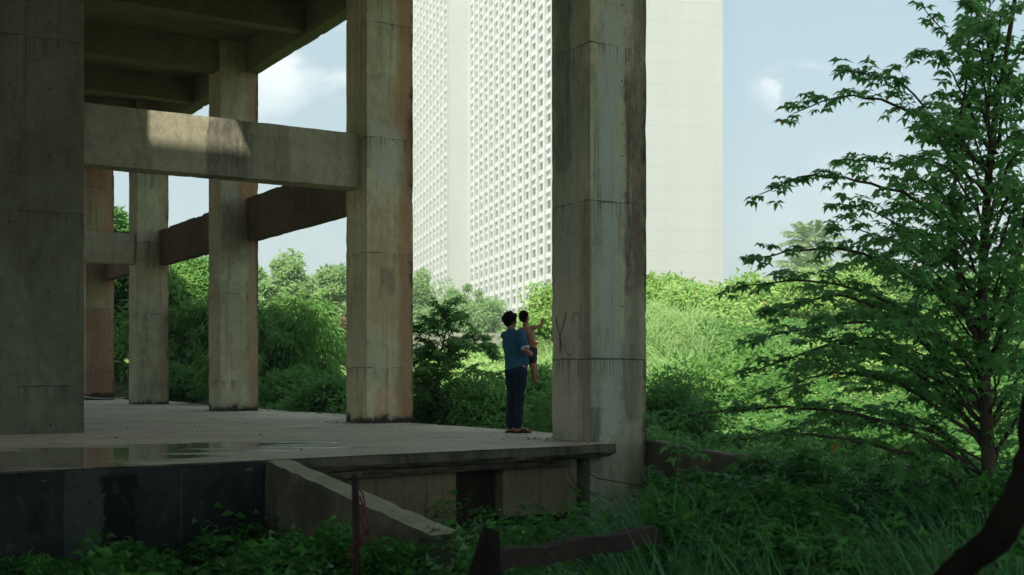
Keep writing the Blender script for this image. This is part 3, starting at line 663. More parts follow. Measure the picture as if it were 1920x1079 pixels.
# sapling with big drooping leaf sprays between the two big columns
def spray_tree(name, label, base, limbs, twig, ncl, L, Wd, mat, seed, per=6, trunk=None, r0=.02, rad=.09, bark=BARK, cat='tree', group=None, dens_=.055):
    rng = random.Random(seed); nr = np.random.default_rng(seed); root = empty(name, base, 0, label, cat, group)
    mb = MB(); C = []; Dd = []; Nn = []
    off = Vector(base)
    def curve(pts, k=None):
        out = []; P = [pts[0]]+list(pts)+[pts[-1]]
        for i in range(1, len(P)-2):
            a, b, c, d = P[i-1], P[i], P[i+1], P[i+2]; n_ = max(2, int((c-b).length/.12))
            for j in range(n_):
                t = j/n_; out.append(.5*((2*b)+(c-a)*t+(2*a-5*b+4*c-d)*t*t+(3*b-a-3*c+d)*t**3))
        out.append(P[-2]); return out
    def cluster(p, d):
        for k in range(per):
            a = (k/(per-1)-.5)*2*rng.uniform(1.5, 2.0)
            side = d.cross(Vector((0, 0, 1)))
            if side.length < .1: side = Vector((1, 0, 0))
            side.normalize(); h = Vector((d.x, d.y, d.z*.4)).normalized()
            v = (h*math.cos(a) + side*math.sin(a) + Vector((0, 0, rng.uniform(-.5, .12)))).normalized()
            C.append(p); Dd.append(v); Nn.append((0+rng.gauss(0, .3), rng.gauss(0, .3), 1))
    if trunk:
        c = curve(trunk[0]); m_ = len(c); mb.tube([q-off for q in c], [trunk[1]*(1-.8*i/m_) for i in range(m_)], 10)
    for li, (pts, rr) in enumerate(limbs):
        c = curve(pts); m_ = len(c); c = [q + Vector((rng.gauss(0, .008), rng.gauss(0, .02), rng.gauss(0, .008))) for q in c]
        mb.tube([q-off for q in c], [rr*(1-.85*i/m_) for i in range(m_)], 5)
        tot = sum((c[i+1]-c[i]).length for i in range(m_-1)); s = 0; side = 1
        for i in range(m_-1):
            seg = c[i+1]-c[i]; s += seg.length; f = s/tot
            if f < .16: continue
            nt = max(1, int(seg.length/dens_ + rng.random()))
            for _ in range(nt):
                side = -side; p = c[i].lerp(c[i+1], rng.random()); d = seg.normalized()
                lat = d.cross(Vector((0, 0, 1))).normalized()*side
                tl = twig*rng.uniform(.35, 1.1)*(1.15-f*.6)
                e = (d*.7 + lat*rng.uniform(.4, 1.1) + Vector((0, 0, rng.uniform(-.5, .85)))).normalized()
                p1 = p + e*tl*.5 + Vector((0, 0, .02)); p2 = p + e*tl + Vector((0, 0, -.06*tl))
                mb.tube([p-off, p1-off, p2-off], [.0035, .0028, .0015], 3, False)
                for k in range(ncl):
                    u = (k+1)/ncl; q = (p.lerp(p1, u*2) if u < .5 else p1.lerp(p2, u*2-1))
                    cluster(q + Vector((rng.gauss(0, .02), rng.gauss(0, .02), rng.gauss(0, .02))), (e + Vector((rng.gauss(0, .5), rng.gauss(0, .5), 0))).normalized())
    C = np.array([tuple(q-off) for q in C]); Dd = np.array([tuple(q) for q in Dd]); Nn = norm(np.array(Nn, float)); n_ = len(C)
    V, T = leaves(C, Dd, Nn, L*nr.uniform(.6, 1.2, n_), Wd*nr.uniform(.75, 1.2, n_), .28, .14, True)
    obj('crown', tris(V, T), mat, root); obj('trunk', mb.mesh(), bark, root, smooth=True)
    print(name, n_, 'leaflets'); return root

# ---- the big tree on the right
TD = 11.0
rnd = random.Random(5)
def limb(pts, d0, d1, r, sh=75):
    m_ = len(pts); pts = [(x, y+sh*max(0, 1-i/(m_-1)*1.9)) for i, (x, y) in enumerate(pts)]; return ([at(x, y, d0+(d1-d0)*(i/(m_-1))**1.1) for i, (x, y) in enumerate(pts)], r)
trunk = [at(x, y, TD+dd) for x, y, dd in ((1862, 1060, 0), (1856, 930, 0), (1850, 800, .05), (1846, 700, .1), (1842, 560, .1), (1850, 380, .15), (1862, 250, .2), (1890, 80, .2), (1915, -80, .2))]
LB = [
 ([(1862, 262), (1800, 222), (1700, 190), (1600, 180), (1520, 200), (1485, 214)], .3, .022),
 ([(1858, 300), (1780, 250), (1700, 160), (1630, 140), (1562, 132)], -.6, .018),
 ([(1850, 420), (1780, 362), (1690, 345), (1580, 335), (1500, 332), (1426, 366)], -.4, .024),
 ([(1850, 400), (1760, 330), (1660, 305), (1560, 300)], .9, .02),
 ([(1850, 500), (1760, 432), (1660, 405), (1600, 385), (1545, 380)], .5, .02),
 ([(1846, 540), (1740, 500), (1600, 468), (1500, 470), (1406, 488)], -.5, .026),
 ([(1846, 560), (1740, 470), (1640, 440), (1560, 430)], .8, .02),
 ([(1845, 620), (1720, 560), (1600, 535), (1480, 528), (1378, 540)], .6, .028),
 ([(1845, 700), (1740, 612), (1600, 555), (1500, 570), (1425, 592)], -.8, .03),
 ([(1845, 690), (1740, 600), (1620, 600), (1500, 620), (1400, 640)], .9, .024),
 ([(1846, 720), (1740, 660), (1600, 640), (1480, 672), (1390, 702)], .2, .028),
 ([(1847, 760), (1700, 700), (1560, 700), (1440, 742)], -1.0, .024),
 ([(1848, 740), (1700, 660), (1580, 670), (1500, 690)], 1.2, .02),
 ([(1850, 820), (1700, 765), (1500, 762), (1320, 775), (1222, 792)], -.2, .026),
 ([(1852, 860), (1700, 810), (1500, 812), (1380, 825), (1275, 840)], -1.1, .022),
 ([(1852, 830), (1760, 780), (1640, 770), (1520, 790)], 1.0, .02),
 ([(1848, 620), (1800, 500), (1786, 380), (1796, 250), (1815, 120), (1820, 0)], -.3, .035),
 ([(1850, 640), (1900, 500), (1925, 360), (1945, 220), (1950, 60)], .4, .035),
 ([(1868, 215), (1820, 120), (1770, 60), (1730, 15)], .2, .018),
 ([(1866, 230), (1810, 160), (1760, 105), (1722, 92)], -.4, .016),
 ([(1880, 130), (1850, 40), (1800, -20), (1760, -40)], .3, .015),
 ([(1870, 200), (1900, 120), (1960, 60)], -.3, .016),
 ([(1860, 330), (1910, 270), (1980, 230)], .4, .018),
 ([(1850, 450), (1900, 400), (1980, 350)], -.6, .02),
 ([(1848, 560), (1900, 470), (1990, 440)], .5, .022),
 ([(1848, 640), (1920, 570), (2010, 550)], -.5, .022),
 ([(1848, 740), (1930, 680), (2020, 670)], .3, .022),
 ([(1850, 800), (1930, 760), (2020, 760)], -.8, .022),
 ([(1850, 480), (1800, 420), (1750, 400), (1690, 390)], -1.5, .016),
 ([(1850, 600), (1790, 540), (1730, 520), (1650, 500)], -1.7, .016),
 ([(1850, 690), (1800, 640), (1740, 620), (1660, 620)], -1.8, .016),
 ([(1855, 380), (1820, 320), (1790, 280), (1740, 250)], 1.4, .016),
 ([(1850, 560), (1800, 480), (1720, 470), (1640, 490)], 1.6, .018),
 ([(1850, 660), (1780, 580), (1700, 570), (1600, 590)], 1.7, .018),
 ([(1850, 780), (1780, 730), (1690, 720), (1590, 740)], 1.5, .018),
 ([(1862, 280), (1850, 180), (1840, 100), (1835, 40)], -.9, .014),
 ([(1858, 340), (1880, 260), (1900, 180), (1930, 150)], .9, .014),
 ([(1852, 260), (1821, 218), (1790, 207), (1760, 215)], 0.7, .014),
 ([(1852, 300), (1811, 248), (1770, 232), (1730, 240)], -1, .014),
 ([(1852, 360), (1801, 314), (1750, 302), (1700, 310)], -1.2, .014),
 ([(1852, 420), (1794, 374), (1737, 362), (1680, 370)], 1.3, .014),
 ([(1852, 470), (1788, 441), (1724, 437), (1660, 445)], -1.3, .014),
 ([(1852, 520), (1781, 481), (1710, 472), (1640, 480)], 1.2, .014),
 ([(1852, 600), (1754, 521), (1657, 492), (1560, 500)], 1.5, .014),
 ([(1852, 640), (1748, 601), (1644, 592), (1540, 600)], -1.5, .014),
 ([(1852, 680), (1734, 641), (1617, 632), (1500, 640)], 1.4, .014),
 ([(1852, 720), (1754, 668), (1657, 652), (1560, 660)], -1.7, .014),
 ([(1852, 760), (1768, 721), (1684, 712), (1600, 720)], 1.8, .014),
 ([(1852, 800), (1754, 788), (1657, 792), (1560, 800)], 0.8, .014),
 ([(1852, 180), (1844, 88), (1837, 52), (1830, 60)], 0.6, .014),
 ([(1852, 150), (1868, 51), (1884, 12), (1900, 20)], -0.5, .014),
 ([(1852, 120), (1854, 21), (1857, -18), (1860, -10)], 0.7, .014),
 ([(1852, 240), (1888, 181), (1924, 162), (1960, 170)], 0.8, .014),
 ([(1852, 300), (1898, 274), (1944, 272), (1990, 280)], -0.9, .014),
 ([(1852, 380), (1898, 334), (1944, 322), (1990, 330)], 0.9, .014),
 ([(1852, 460), (1898, 408), (1944, 392), (1990, 400)], 0.9, .014),
 ([(1852, 540), (1901, 501), (1950, 492), (2000, 500)], -1, .014),
 ([(1852, 600), (1898, 601), (1944, 612), (1990, 620)], 1, .014),
 ([(1852, 680), (1901, 628), (1950, 612), (2000, 620)], 0.9, .014),
 ([(1852, 740), (1898, 721), (1944, 722), (1990, 730)], 1, .014),
 ([(1852, 560), (1868, 508), (1884, 492), (1900, 500)], -1.4, .014),
 ([(1852, 640), (1874, 601), (1897, 592), (1920, 600)], -1.5, .014),
 ([(1852, 400), (1878, 361), (1904, 352), (1930, 360)], -1.3, .014),
 ([(1852, 720), (1868, 681), (1884, 672), (1900, 680)], -1.5, .014),
 ([(1852, 820), (1881, 794), (1910, 792), (1940, 800)], 1, .014),
 ([(1852, 860), (1801, 841), (1750, 842), (1700, 850)], 0.5, .014),
 ([(1852, 870), (1768, 864), (1684, 872), (1600, 880)], -0.6, .014),

]
limbs = [limb(p, TD+.12, TD+.12+dd, r) for p, dd, r in LB]
spray_tree('layered_tree', 'large dark tree on the right with layered branches of star-shaped leaves', at(1862, 1060, TD), limbs, .36, 3, .104, .052, M['leaf_near'], 11, 5, (trunk, .07), dens_=.088)

# ---- the sapling left of the man
SD = 21.5
stk = [at(x, y, SD) for x, y in ((822, 800), (822, 740), (820, 690), (832, 640), (842, 590), (838, 570))]
SB = [([(820, 700), (800, 670), (785, 660)], .4), ([(822, 690), (860, 660), (905, 650), (935, 672)], -.3), ([(826, 660), (790, 630), (780, 610)], -.5), ([(830, 650), (870, 625), (905, 635), (925, 660)], .6),
      ([(834, 625), (812, 605), (800, 600)], .3), ([(838, 610), (862, 590), (872, 600)], -.3), ([(842, 590), (845, 572), (852, 570)], .1), ([(840, 590), (825, 575), (815, 582)], -.1),
      ([(822, 720), (870, 690), (915, 700), (935, 720)], .5), ([(821, 730), (790, 700), (775, 705)], .5), ([(821, 740), (860, 720), (890, 740)], -.6), ([(828, 660), (850, 640), (868, 650)], -.8), ([(822, 690), (835, 670), (850, 690)], -.9),
      ([(822, 705), (805, 690), (795, 700)], -.9), ([(822, 730), (800, 720), (785, 745)], -.6), ([(834, 640), (800, 650), (782, 680)], .9)]
spray_tree('sapling', 'leafy young tree with drooping leaf sprays between the ochre column and the man', at(822, 800, SD), [limb(p, SD, SD+dd, .012, 30) for p, dd in SB], .34, 5, .125, .04, M['leaf_a'], 12, 6, (stk, .03))

# ---- coconut palm in the distance
def palm(label, px, py, D):
    c = at(px, py, D); x, y = c.x, c.y; b = Vector((x-.8, y, gz(x, y)-.2)); root = empty('palm_tree', b, 0, label, 'palm tree')
    mb = MB(); mb.tube([Vector((0, 0, 0)), Vector((.35, 0, (c.z-b.z)*.5)), c-b], [.2, .15, .12], 8); obj('trunk', mb.mesh(), BARK_PALE, root, smooth=True)
    parts = []; rng = np.random.default_rng(3)
    for k in range(22):
        a = k*2.4; el = 1.35-1.35*(k/22); d = np.array([math.cos(a)*math.cos(el), math.sin(a)*math.cos(el), math.sin(el)]); Lf = 3.2
        for side in (1, -1):
            s = np.linspace(.08, 1, 26); P = np.array(c-b) + d[None]*Lf*s[:, None]; P[:, 2] -= Lf*.42*s**2.4
            tdir = np.gradient(P, axis=0); tdir = norm(tdir); lat = norm(np.cross(tdir, [0, 0, 1]))*side
            dd = norm(lat + tdir*.7 + np.array([0, 0, -.35]) + rng.normal(0, .08, P.shape)); nn = np.tile([0, 0, 1.0], (26, 1))
            parts.append(leaves(P, dd, nn, .7*np.sin(np.pi*(s*.85+.12))+.1, .045, .25, .1))
        mb2 = MB(); 
    V, T = join(parts); obj('crown', tris(V, T), M['palm'], root); return root
palm('feathery palm showing its fronds over the far bushes, behind the layered tree', 1520, 458, 88)
palm('lower palm with yellowing fronds behind the layered tree', 1512, 515, 80)

# ---- mound bushes (individual, bright)
for i, (px, ty, D, w, m, lab) in enumerate([
    (545, 708, 30.5, 190, 'leaf_b', 'dark shrub at the slab edge between the pale and ochre columns'),
    (625, 722, 27, 120, 'leaf_b', 'dark shrub against the left side of the ochre column foot'),
    (350, 695, 38, 130, 'leaf_b', 'dark shrub at the slab edge between the streaked and pale columns'),
    (835, 728, 22.6, 150, 'leaf_b', 'dark shrub under the young tree, right of the ochre column foot'),
    (918, 735, 20.6, 100, 'leaf_a', 'green shrub directly left of the man\'s legs'),
    (1235, 522, 36, 120, 'leaf_y', 'bright bush on the mound top directly right of the nearest column'),
    (1300, 545, 33, 150, 'leaf_y', 'broad vine-covered bush below the tower\'s right corner'),
    (1385, 535, 37, 130, 'leaf_y', 'bright bush on the mound right of the tower edge'),
    (1480, 520, 38, 150, 'leaf_y', 'bright bush on the mound below the palm'),
    (1600, 500, 40, 170, 'leaf_y', 'bright bush behind the middle of the layered tree'),
    (1740, 505, 41, 190, 'leaf_a', 'green bush behind the layered tree, left of its trunk'),
    (1880, 500, 42, 190, 'leaf_a', 'green bush behind the layered tree trunk at the right edge'),
    (1035, 545, 34, 110, 'leaf_y', 'bright bush rising behind the nearest column, right of the child'),
    (1130, 530, 36, 130, 'leaf_y', 'bright bush hidden behind the nearest column'),
    (1320, 690, 25, 190, 'leaf_a', 'deep green shrub low on the mound right of the nearest column'),
    (1440, 660, 27, 180, 'leaf_a', 'green shrub low on the mound behind the layered tree tips'),
    (1600, 640, 27, 200, 'leaf_y', 'sunlit shrub low on the mound behind the tree middle'),
    (1770, 640, 28, 220, 'leaf_a', 'low shrub on the mound left of the layered tree trunk'),
    (1250, 740, 20, 130, 'leaf_b', 'dark shrub at the foot of the nearest column, right side'),
    (1000, 700, 22.5, 80, 'leaf_a', 'green shrub just behind the man\'s legs'),
    ]):
    tr('bush', lab, px, ty, D, w, M[m], n=(16000 if D < 24 else 10000), L=(.105 if D < 24 else .16), Wd=(.045 if D < 24 else .07), seed=40+i, cat='bush', bottom=-.1, clumps=80, rc=.38, group='bushes on and below the mound', trunk_r=.04)

# ================================================================== ground cover, grasses
def cover(name, mat, n, d0, d1, pxr, L, Wd, hfun, seed, near=False, cond=None, updir=.5):
    rng = np.random.default_rng(seed); D = np.exp(rng.uniform(np.log(d0), np.log(d1), n)); px = rng.uniform(pxr[0], pxr[1], n)
    x = (px-960)/F*D; y = D; k = ~on_slab(x, y, .03)
    if cond is not None: k &= cond(x, y)
    x, y = x[k], y[k]; n = len(x); g = ground(x, y); hh = hfun(x, y)
    cl = np.sin(x*2.1+y*.9)*np.sin(y*1.7-x*1.3)*.5+.5; cl2 = np.sin(x*6.3+1)*np.sin(y*5.1+2)*.5+.5
    z = g + hh*(.45+.35*cl+.2*cl2)*(rng.uniform(0, 1, n)**.45)
    C = np.stack([x, y, z], 1); d = rng.normal(0, 1, (n, 3)); d[:, 2] = np.abs(d[:, 2])*.2+.05*updir
    N = np.array([0, 0, 1.0]) + rng.normal(0, .45, (n, 3)); sc = rng.uniform(.55, 1.35, n)
    V, T = leaves(C, d, norm(N), L*sc, Wd*sc, .35, .2, near)
    return tag(obj(name, tris(V, T), mat), kind='stuff')
def h_near(x, y):
    return .30 + .22*sm(-2.2, -3.0, x)*sm(11, 9, y)*0 + .35*sm(1.5, 3.5, x)
cover('herb_cover', M['leaf_dark'], 90000, 4.2, 14, (-150, 1400), .075, .042, lambda x, y: .28+.18*np.sin(x*1.3+y)**2, 1, True, lambda x, y: ~((x > -2.35) & (x < 1.9) & (y > 10.4+.75*(x+4.33)+.1)))
cover('herb_cover', M['leaf_dark'], 60000, 4.5, 18, (1180, 2050), .085, .045, lambda x, y: .35+.25*np.sin(x*1.1+y*.8)**2, 2, True)
cover('shrub_cover', M['leaf_b'], 110000, 15.5, 34, (-80, 2050), .13, .06, lambda x, y: .35+.75*np.sin(x*.7+1)**2*np.sin(y*.6)**2*sm(40, 24, y)+.25, 3)
cover('meadow_cover', M['leaf_y'], 150000, 20, 60, (-150, 2100), .16, .065, lambda x, y: .35+.45*np.sin(x*.5+2)**2*np.cos(y*.4)**2, 4, cond=lambda x, y: pq(x, y)[0] > 13.5)
cover('far_cover', M['leaf_y'], 60000, 50, 190, (-150, 2100), .5, .25, lambda x, y: .5+0*x, 5)

def grass(name, mat, spots, per, L, Wd, seed, spread=.12, bend=.7, lean=.5):
    rng = np.random.default_rng(seed); parts = []
    C = []; D = []; LL = []
    for (x, y) in spots:
        k = rng.integers(int(per*.6), int(per*1.3)); ang = rng.uniform(0, 2*np.pi, k); r = rng.uniform(0, spread, k)
        c = np.stack([x+r*np.cos(ang), y+r*np.sin(ang), np.full(k, gz(x, y)-.03)], 1)
        d = np.stack([np.cos(ang)*lean*rng.uniform(.2, 1, k), np.sin(ang)*lean*rng.uniform(.2, 1, k), np.ones(k)], 1)
        C.append(c); D.append(d); LL.append(L*rng.uniform(.55, 1.2)*rng.uniform(.6, 1.1, k))
    C = np.concatenate(C); D = np.concatenate(D); LL = np.concatenate(LL)
    V, T = blades(C, D, LL, Wd*rng.uniform(.7, 1.2, len(C)), bend*rng.uniform(.5, 1.3, len(C)), 5, rng)
    return tag(obj(name, tris(V, T), mat), kind='stuff')
def spots(n, pxr, dr, seed, cond=None):
    rng = np.random.default_rng(seed); D = rng.uniform(dr[0], dr[1], n); px = rng.uniform(*pxr, n); x = (px-960)/F*D
    k = ~on_slab(x, D, .1)
    if cond is not None: k &= cond(x, D)
    return list(zip(x[k], D[k]))
cover('weed_cover', M['leaf_dark'], 90000, 6.6, 10.4, (60, 830), .06, .03, lambda x, y: .34+.30*np.sin(x*2.7+y*1.9+.6)**2+.14*np.sin(x*7+1)*np.sin(y*6)-.30*sm(-1.6, -.8, x)*sm(8.6, 7.8, y), 6, True, lambda x, y: (y < 10.2+.75*(x+4.33)-.1) | (x > -2.3))
cover('weed_cover', M['leaf_dark'], 90000, 7.0, 12.5, (1215, 2050), .09, .042, lambda x, y: (.50+.05*(y-7))+.35*np.sin(x*2.1+y*1.3)**2+.15*np.sin(x*6+1)*np.sin(y*5), 7, True)
cover('broad_weeds', M['leaf_dark'], 12000, 6.2, 13, (150, 2000), .11, .055, lambda x, y: .55+.30*np.sin(x*2.3+y)**2+.3*sm(1.0, 2.5, x), 8, True)
cover('twiggy_weeds', M['leaf_dark'], 40000, 8.5, 13.5, (1215, 1560), .10, .035, lambda x, y: .75+.35*np.sin(x*3.1+y*2)**2, 9, True)
grass('dry_stems', M['wood'], spots(110, (250, 1900), (6.5, 12.5), 14), 5, .85, .006, 34, .10, .25, .4)
grass('meadow_grass', M['grass_d'], spots(700, (120, 1500), (6.3, 13), 15), 9, .55, .009, 35, .08, .7, .5)
grass('reed_grass', M['grass'], spots(150, (1190, 1330), (25, 33), 1), 60, 1.5, .028, 21, .25, .9, .5)
grass('reed_grass', M['grass'], spots(90, (985, 1060), (26, 34), 2), 60, 1.6, .03, 22, .3, .9, .5)
grass('field_grass', M['grass'], spots(700, (560, 1050), (27, 60), 3), 26, .8, .03, 23, .35, .7, .6)
grass('tall_grass', M['grass_d'], spots(420, (1180, 2000), (5.6, 10.5), 4), 34, 1.15, .013, 24, .10, .5, .5)
grass('tall_grass', M['grass_d'], spots(26, (800, 960), (9.0, 11.5), 5), 16, .5, .010, 25, .05, .6, .4)
grass('tall_grass', M['grass_d'], spots(60, (560, 1200), (6.5, 9.0), 6), 10, .4, .010, 26, .06, .6, .5)
grass('tussock_grass', M['grass_d'], [(at(p_, 1000, d_).x, d_) for p_, d_ in ((1490, 6.9), (1570, 6.6), (1430, 7.3), (1660, 7.0), (1330, 7.6), (1760, 7.4))], 90, 1.05, .015, 27, .06, .7, .9)
# small white flowers
rng = np.random.default_rng(9); parts = []
fx = []
for (x, y) in spots(120, (420, 1500), (6.5, 11.5), 10): 
    z = gz(x, y)+rng.uniform(.28, .48); a = rng.uniform(0, 6.28)
    for k in range(5): fx.append((x, y, z, a+k*1.2566))
fx = np.array(fx); V, T = leaves(fx[:, :3], np.stack([np.cos(fx[:, 3]), np.sin(fx[:, 3]), .35+0*fx[:, 3]], 1), np.tile([0, 0, 1.], (len(fx), 1)), .016, .012, .1, .1)
tag(obj('small_flowers', tris(V, T), M['petal']), kind='stuff')

rng = np.random.default_rng(31); n_ = 150; lx = rng.uniform(-9, 1.2, n_); ly = rng.uniform(10.5, 30, n_); k_ = on_slab(lx, ly, -.25); pp, qq = pq(lx, ly); k_ &= (rng.uniform(0, 1, n_) < .25) | (pp > 8.0) | (np.sin(lx*1.7+ly*.8) > .55); lx, ly = lx[k_], ly[k_]; n_ = len(lx)
V, T = leaves(np.stack([lx, ly, rng.uniform(.004, .012, n_)], 1), np.stack([*rng.normal(size=(2, n_)), np.full(n_, .08)], 1), norm(np.array([0, 0, 1.])+rng.normal(0, .25, (n_, 3))), rng.uniform(.02, .07, n_), rng.uniform(.012, .03, n_), .1, .3)
tag(obj('fallen_leaves', tris(V, T), M['wood']), kind='stuff')
mb = MB()
for i in range(240):
    q_ = [Q5, Q4, Q3][i % 3] + rng.uniform(-.5, 1.3); p_ = P0 + rng.choice([-1, 1])*rng.uniform(.0, .35)**1.0 + (.86 if rng.uniform() > .5 else 0); x_, y_ = W(p_, q_).x, W(p_, q_).y
    if on_slab(x_, y_, -.1): mb.ell((x_, y_, .004), (rng.uniform(.006, .022), rng.uniform(.006, .02), rng.uniform(.004, .014)), None, 5, 3)
tag(obj('concrete_crumbs', mb.mesh(), M['under']), kind='stuff')
# ================================================================== foreground bits
st = empty('stake', at(668, 1075, 7.6), 0, 'thin upright wooden stake wrapped in red cord in front of the wing wall', 'stake')
o0 = Vector(st.location); mb = MB()
pts = [at(x, y, 7.6) for x, y in ((668, 1090), (669, 1020), (667, 950), (665, 888))]; mb.tube([p-o0 for p in pts], [.026, .024, .024, .021], 7); obj('post', mb.mesh(), M['wood'], st, smooth=True)
mb = MB(); cp = [(672, 915), (680, 925), (684, 945), (676, 972), (683, 1000), (674, 1030), (660, 1050), (650, 1045), (655, 1030), (672, 1015), (690, 990), (683, 955), (674, 930)]
mb.tube([at(x, y, 7.54)-o0 for x, y in cp], .0065, 6); tag(obj('cord', mb.mesh(), M['cord'], None, o0, True), 'red cord looped loosely around the upright stake', 'cord')

mb = MB(); a, b = at(925, 1052, 6.7), at(1225, 1003, 7.9); d = (b-a).normalized(); n_ = 14; o0 = a.copy()
for i in range(n_+1):
    p = a.lerp(b, i/n_)-o0 + Vector((0, 0, .012*math.sin(i*1.1)))
    for w, z in ((-.05, -.055), (.05, -.055), (.05, .05), (-.05, .05)): 
        mb.v.append(tuple(p + Vector((-d.y, d.x, 0))*w + Vector((0, 0, z+random.uniform(-.005, .005)))))
for i in range(n_):
    for k in range(4): mb.f.append((i*4+k, i*4+(k+1) % 4, (i+1)*4+(k+1) % 4, (i+1)*4+k))
mb.f += [(3, 2, 1, 0), tuple(n_*4+k for k in range(4))]
tag(obj('timber_board', mb.mesh(), M['wood'], None, o0), 'rusty brown timber lying in the weeds in the foreground centre', 'timber')
# splintered stump at its left end
def stump(name, label, c, r, h, seed, lean):
    rg = random.Random(seed); mb = MB(); n_ = 22; rows = 9
    tops = [h*(.35+.65*abs(math.cos(j/n_*math.pi*1.5+.3))**1.5)*rg.uniform(.8, 1.1) for j in range(n_)]
    for i in range(rows+1):
        s = i/rows
        for j in range(n_):
            a = 2*math.pi*j/n_; rr = r*(1.15-.75*s)*(1+.18*math.sin(a*3+seed)+rg.uniform(-.05, .05))
            mb.v.append((rr*math.cos(a)+lean[0]*s, rr*math.sin(a)+lean[1]*s, -.15+s*(tops[j]+.15)))
    for i in range(rows):
        for j in range(n_): mb.f.append((i*n_+j, i*n_+(j+1) % n_, (i+1)*n_+(j+1) % n_, (i+1)*n_+j))
    mb.f.append(tuple(rows*n_+j for j in range(n_)))
    return tag(obj(name, mb.mesh(), M['rot'], None, c, True), label, 'stump')
c = at(905, 1070, 6.7); stump('tree_stump', 'dark splintered stump at the left end of the timber board', (c.x, c.y, c.z), .10, .26, 3, (.05, 0))
# dark fallen trunk in the right corner
mb = MB(); fp = [at(1690, 1150, 4.6), at(1785, 1078, 4.5), at(1862, 1015, 4.4), at(1908, 935, 4.3), at(1930, 840, 4.3), at(1939, 740, 4.3), at(1946, 600, 4.35), at(1960, 480, 4.4)]; o0 = fp[0].copy()
P_ = []; R_ = []; rr_ = [.035, .05, .06, .055, .04, .03, .03, .02]
for i in range(7):
    for k in range(8): t_ = k/8; P_.append(fp[i].lerp(fp[i+1], t_)-o0+Vector((mn.noise(Vector((i+t_, 0, 3)))*.03, 0, mn.noise(Vector((i+t_, 5, 3)))*.03))); R_.append(rr_[i]*(1-t_)+rr_[i+1]*t_)
R_ = [r*(1+.22*mn.noise(Vector((i*.45, 2, 1)))) for i, r in enumerate(R_)]; mb.tube(P_, R_, 14)
for i, v in enumerate(mb.v): v = Vector(v); mb.v[i] = tuple(v + Vector((1, 1, 0))*mn.noise(v*22)*.012 + Vector((0, 1, 1))*mn.noise(v*9+Vector((4, 0, 0)))*.014)
tag(obj('bent_trunk', mb.mesh(), M['rot'], None, o0, True), 'dark bent trunk leaning up the lower right corner', 'trunk')

# ================================================================== people
def remesh(mb, vox, smooth=3, cut=None):
    me = mb.mesh(); o = bpy.data.objects.new('tmp', me); COL.objects.link(o)
    m = o.modifiers.new('r', 'REMESH'); m.mode = 'VOXEL'; m.voxel_size = vox
    if smooth: s = o.modifiers.new('s', 'SMOOTH'); s.iterations = smooth; s.factor = .5
    dg = bpy.context.evaluated_depsgraph_get(); ev = o.evaluated_get(dg); out = bpy.data.meshes.new_from_object(ev)
    bpy.data.objects.remove(o); out.polygons.foreach_set('use_smooth', [True]*len(out.polygons)); return out
def wrinkle(me, amp=.006, fr=9, zmin=None, zmax=None, flat=None):
    nrm = [v.normal.copy() for v in me.vertices]
    for v, vn in zip(me.vertices, nrm):
        c = v.co.copy(); n_ = mn.noise(Vector((c.x*fr, c.y*fr, c.z*fr*.55)))+.5*mn.noise(Vector((c.x*fr*2.3, c.y*fr*2.3, c.z*fr*1.6+c.x*6)))
        c = c + vn*n_*amp
        if zmin is not None and c.z < zmin: c.z = zmin + (c.z-zmin)*.08
        v.co = c
    me.update()
def V3(px, z, y=0.0): return Vector(((px-972)*.0075, y, z))
MY, MX = 16.95, (972-960)/F*16.95
def chain(mb, pts, rad, n=12):
    """capsule chain with interpolated radii"""
    P = []; R_ = []
    for i in range(len(pts)-1):
        for k in range(5):
            t = k/5; P.append(pts[i].lerp(pts[i+1], t)); R_.append(rad[i]*(1-t)+rad[i+1]*t)
    P.append(pts[-1]); R_.append(rad[-1]); mb.tube(P, R_, n)
    mb.ell(pts[0], (rad[0],)*3); mb.ell(pts[-1], (rad[-1],)*3)
    for p, r in zip(pts[1:-1], rad[1:-1]): mb.ell(p, (r*1.01,)*3)
def hand(mb, wrist, d, up, sc=1.0, curl=.5, flip=1):
    d = d.normalized(); s = d.cross(up).normalized()*flip; u = s.cross(d).normalized()*flip
    chain(mb, [wrist, wrist+d*.05*sc], [.022*sc, .026*sc], 8)
    for k, (o, l) in enumerate(((-.027, .062), (-.009, .072), (.010, .068), (.028, .052))):
        b = wrist + d*.07*sc + s*o*sc; c1 = curl*.5; c2 = curl
        j1 = b + (d*math.cos(c1)-u*math.sin(c1))*l*.5*sc; j2 = j1 + (d*math.cos(c1+c2)-u*math.sin(c1+c2))*l*.5*sc
        chain(mb, [wrist+d*.035*sc+s*o*.7*sc, b, j1, j2], [.012*sc, .0095*sc, .0085*sc, .007*sc], 7)
    t0 = wrist + d*.02*sc - s*.022*sc; t1 = t0 + (d*.6-s*.8)*.035*sc; t2 = t1 + (d*.9-s*.3-u*.3)*.032*sc
    chain(mb, [t0, t1, t2], [.013*sc, .010*sc, .008*sc], 7)
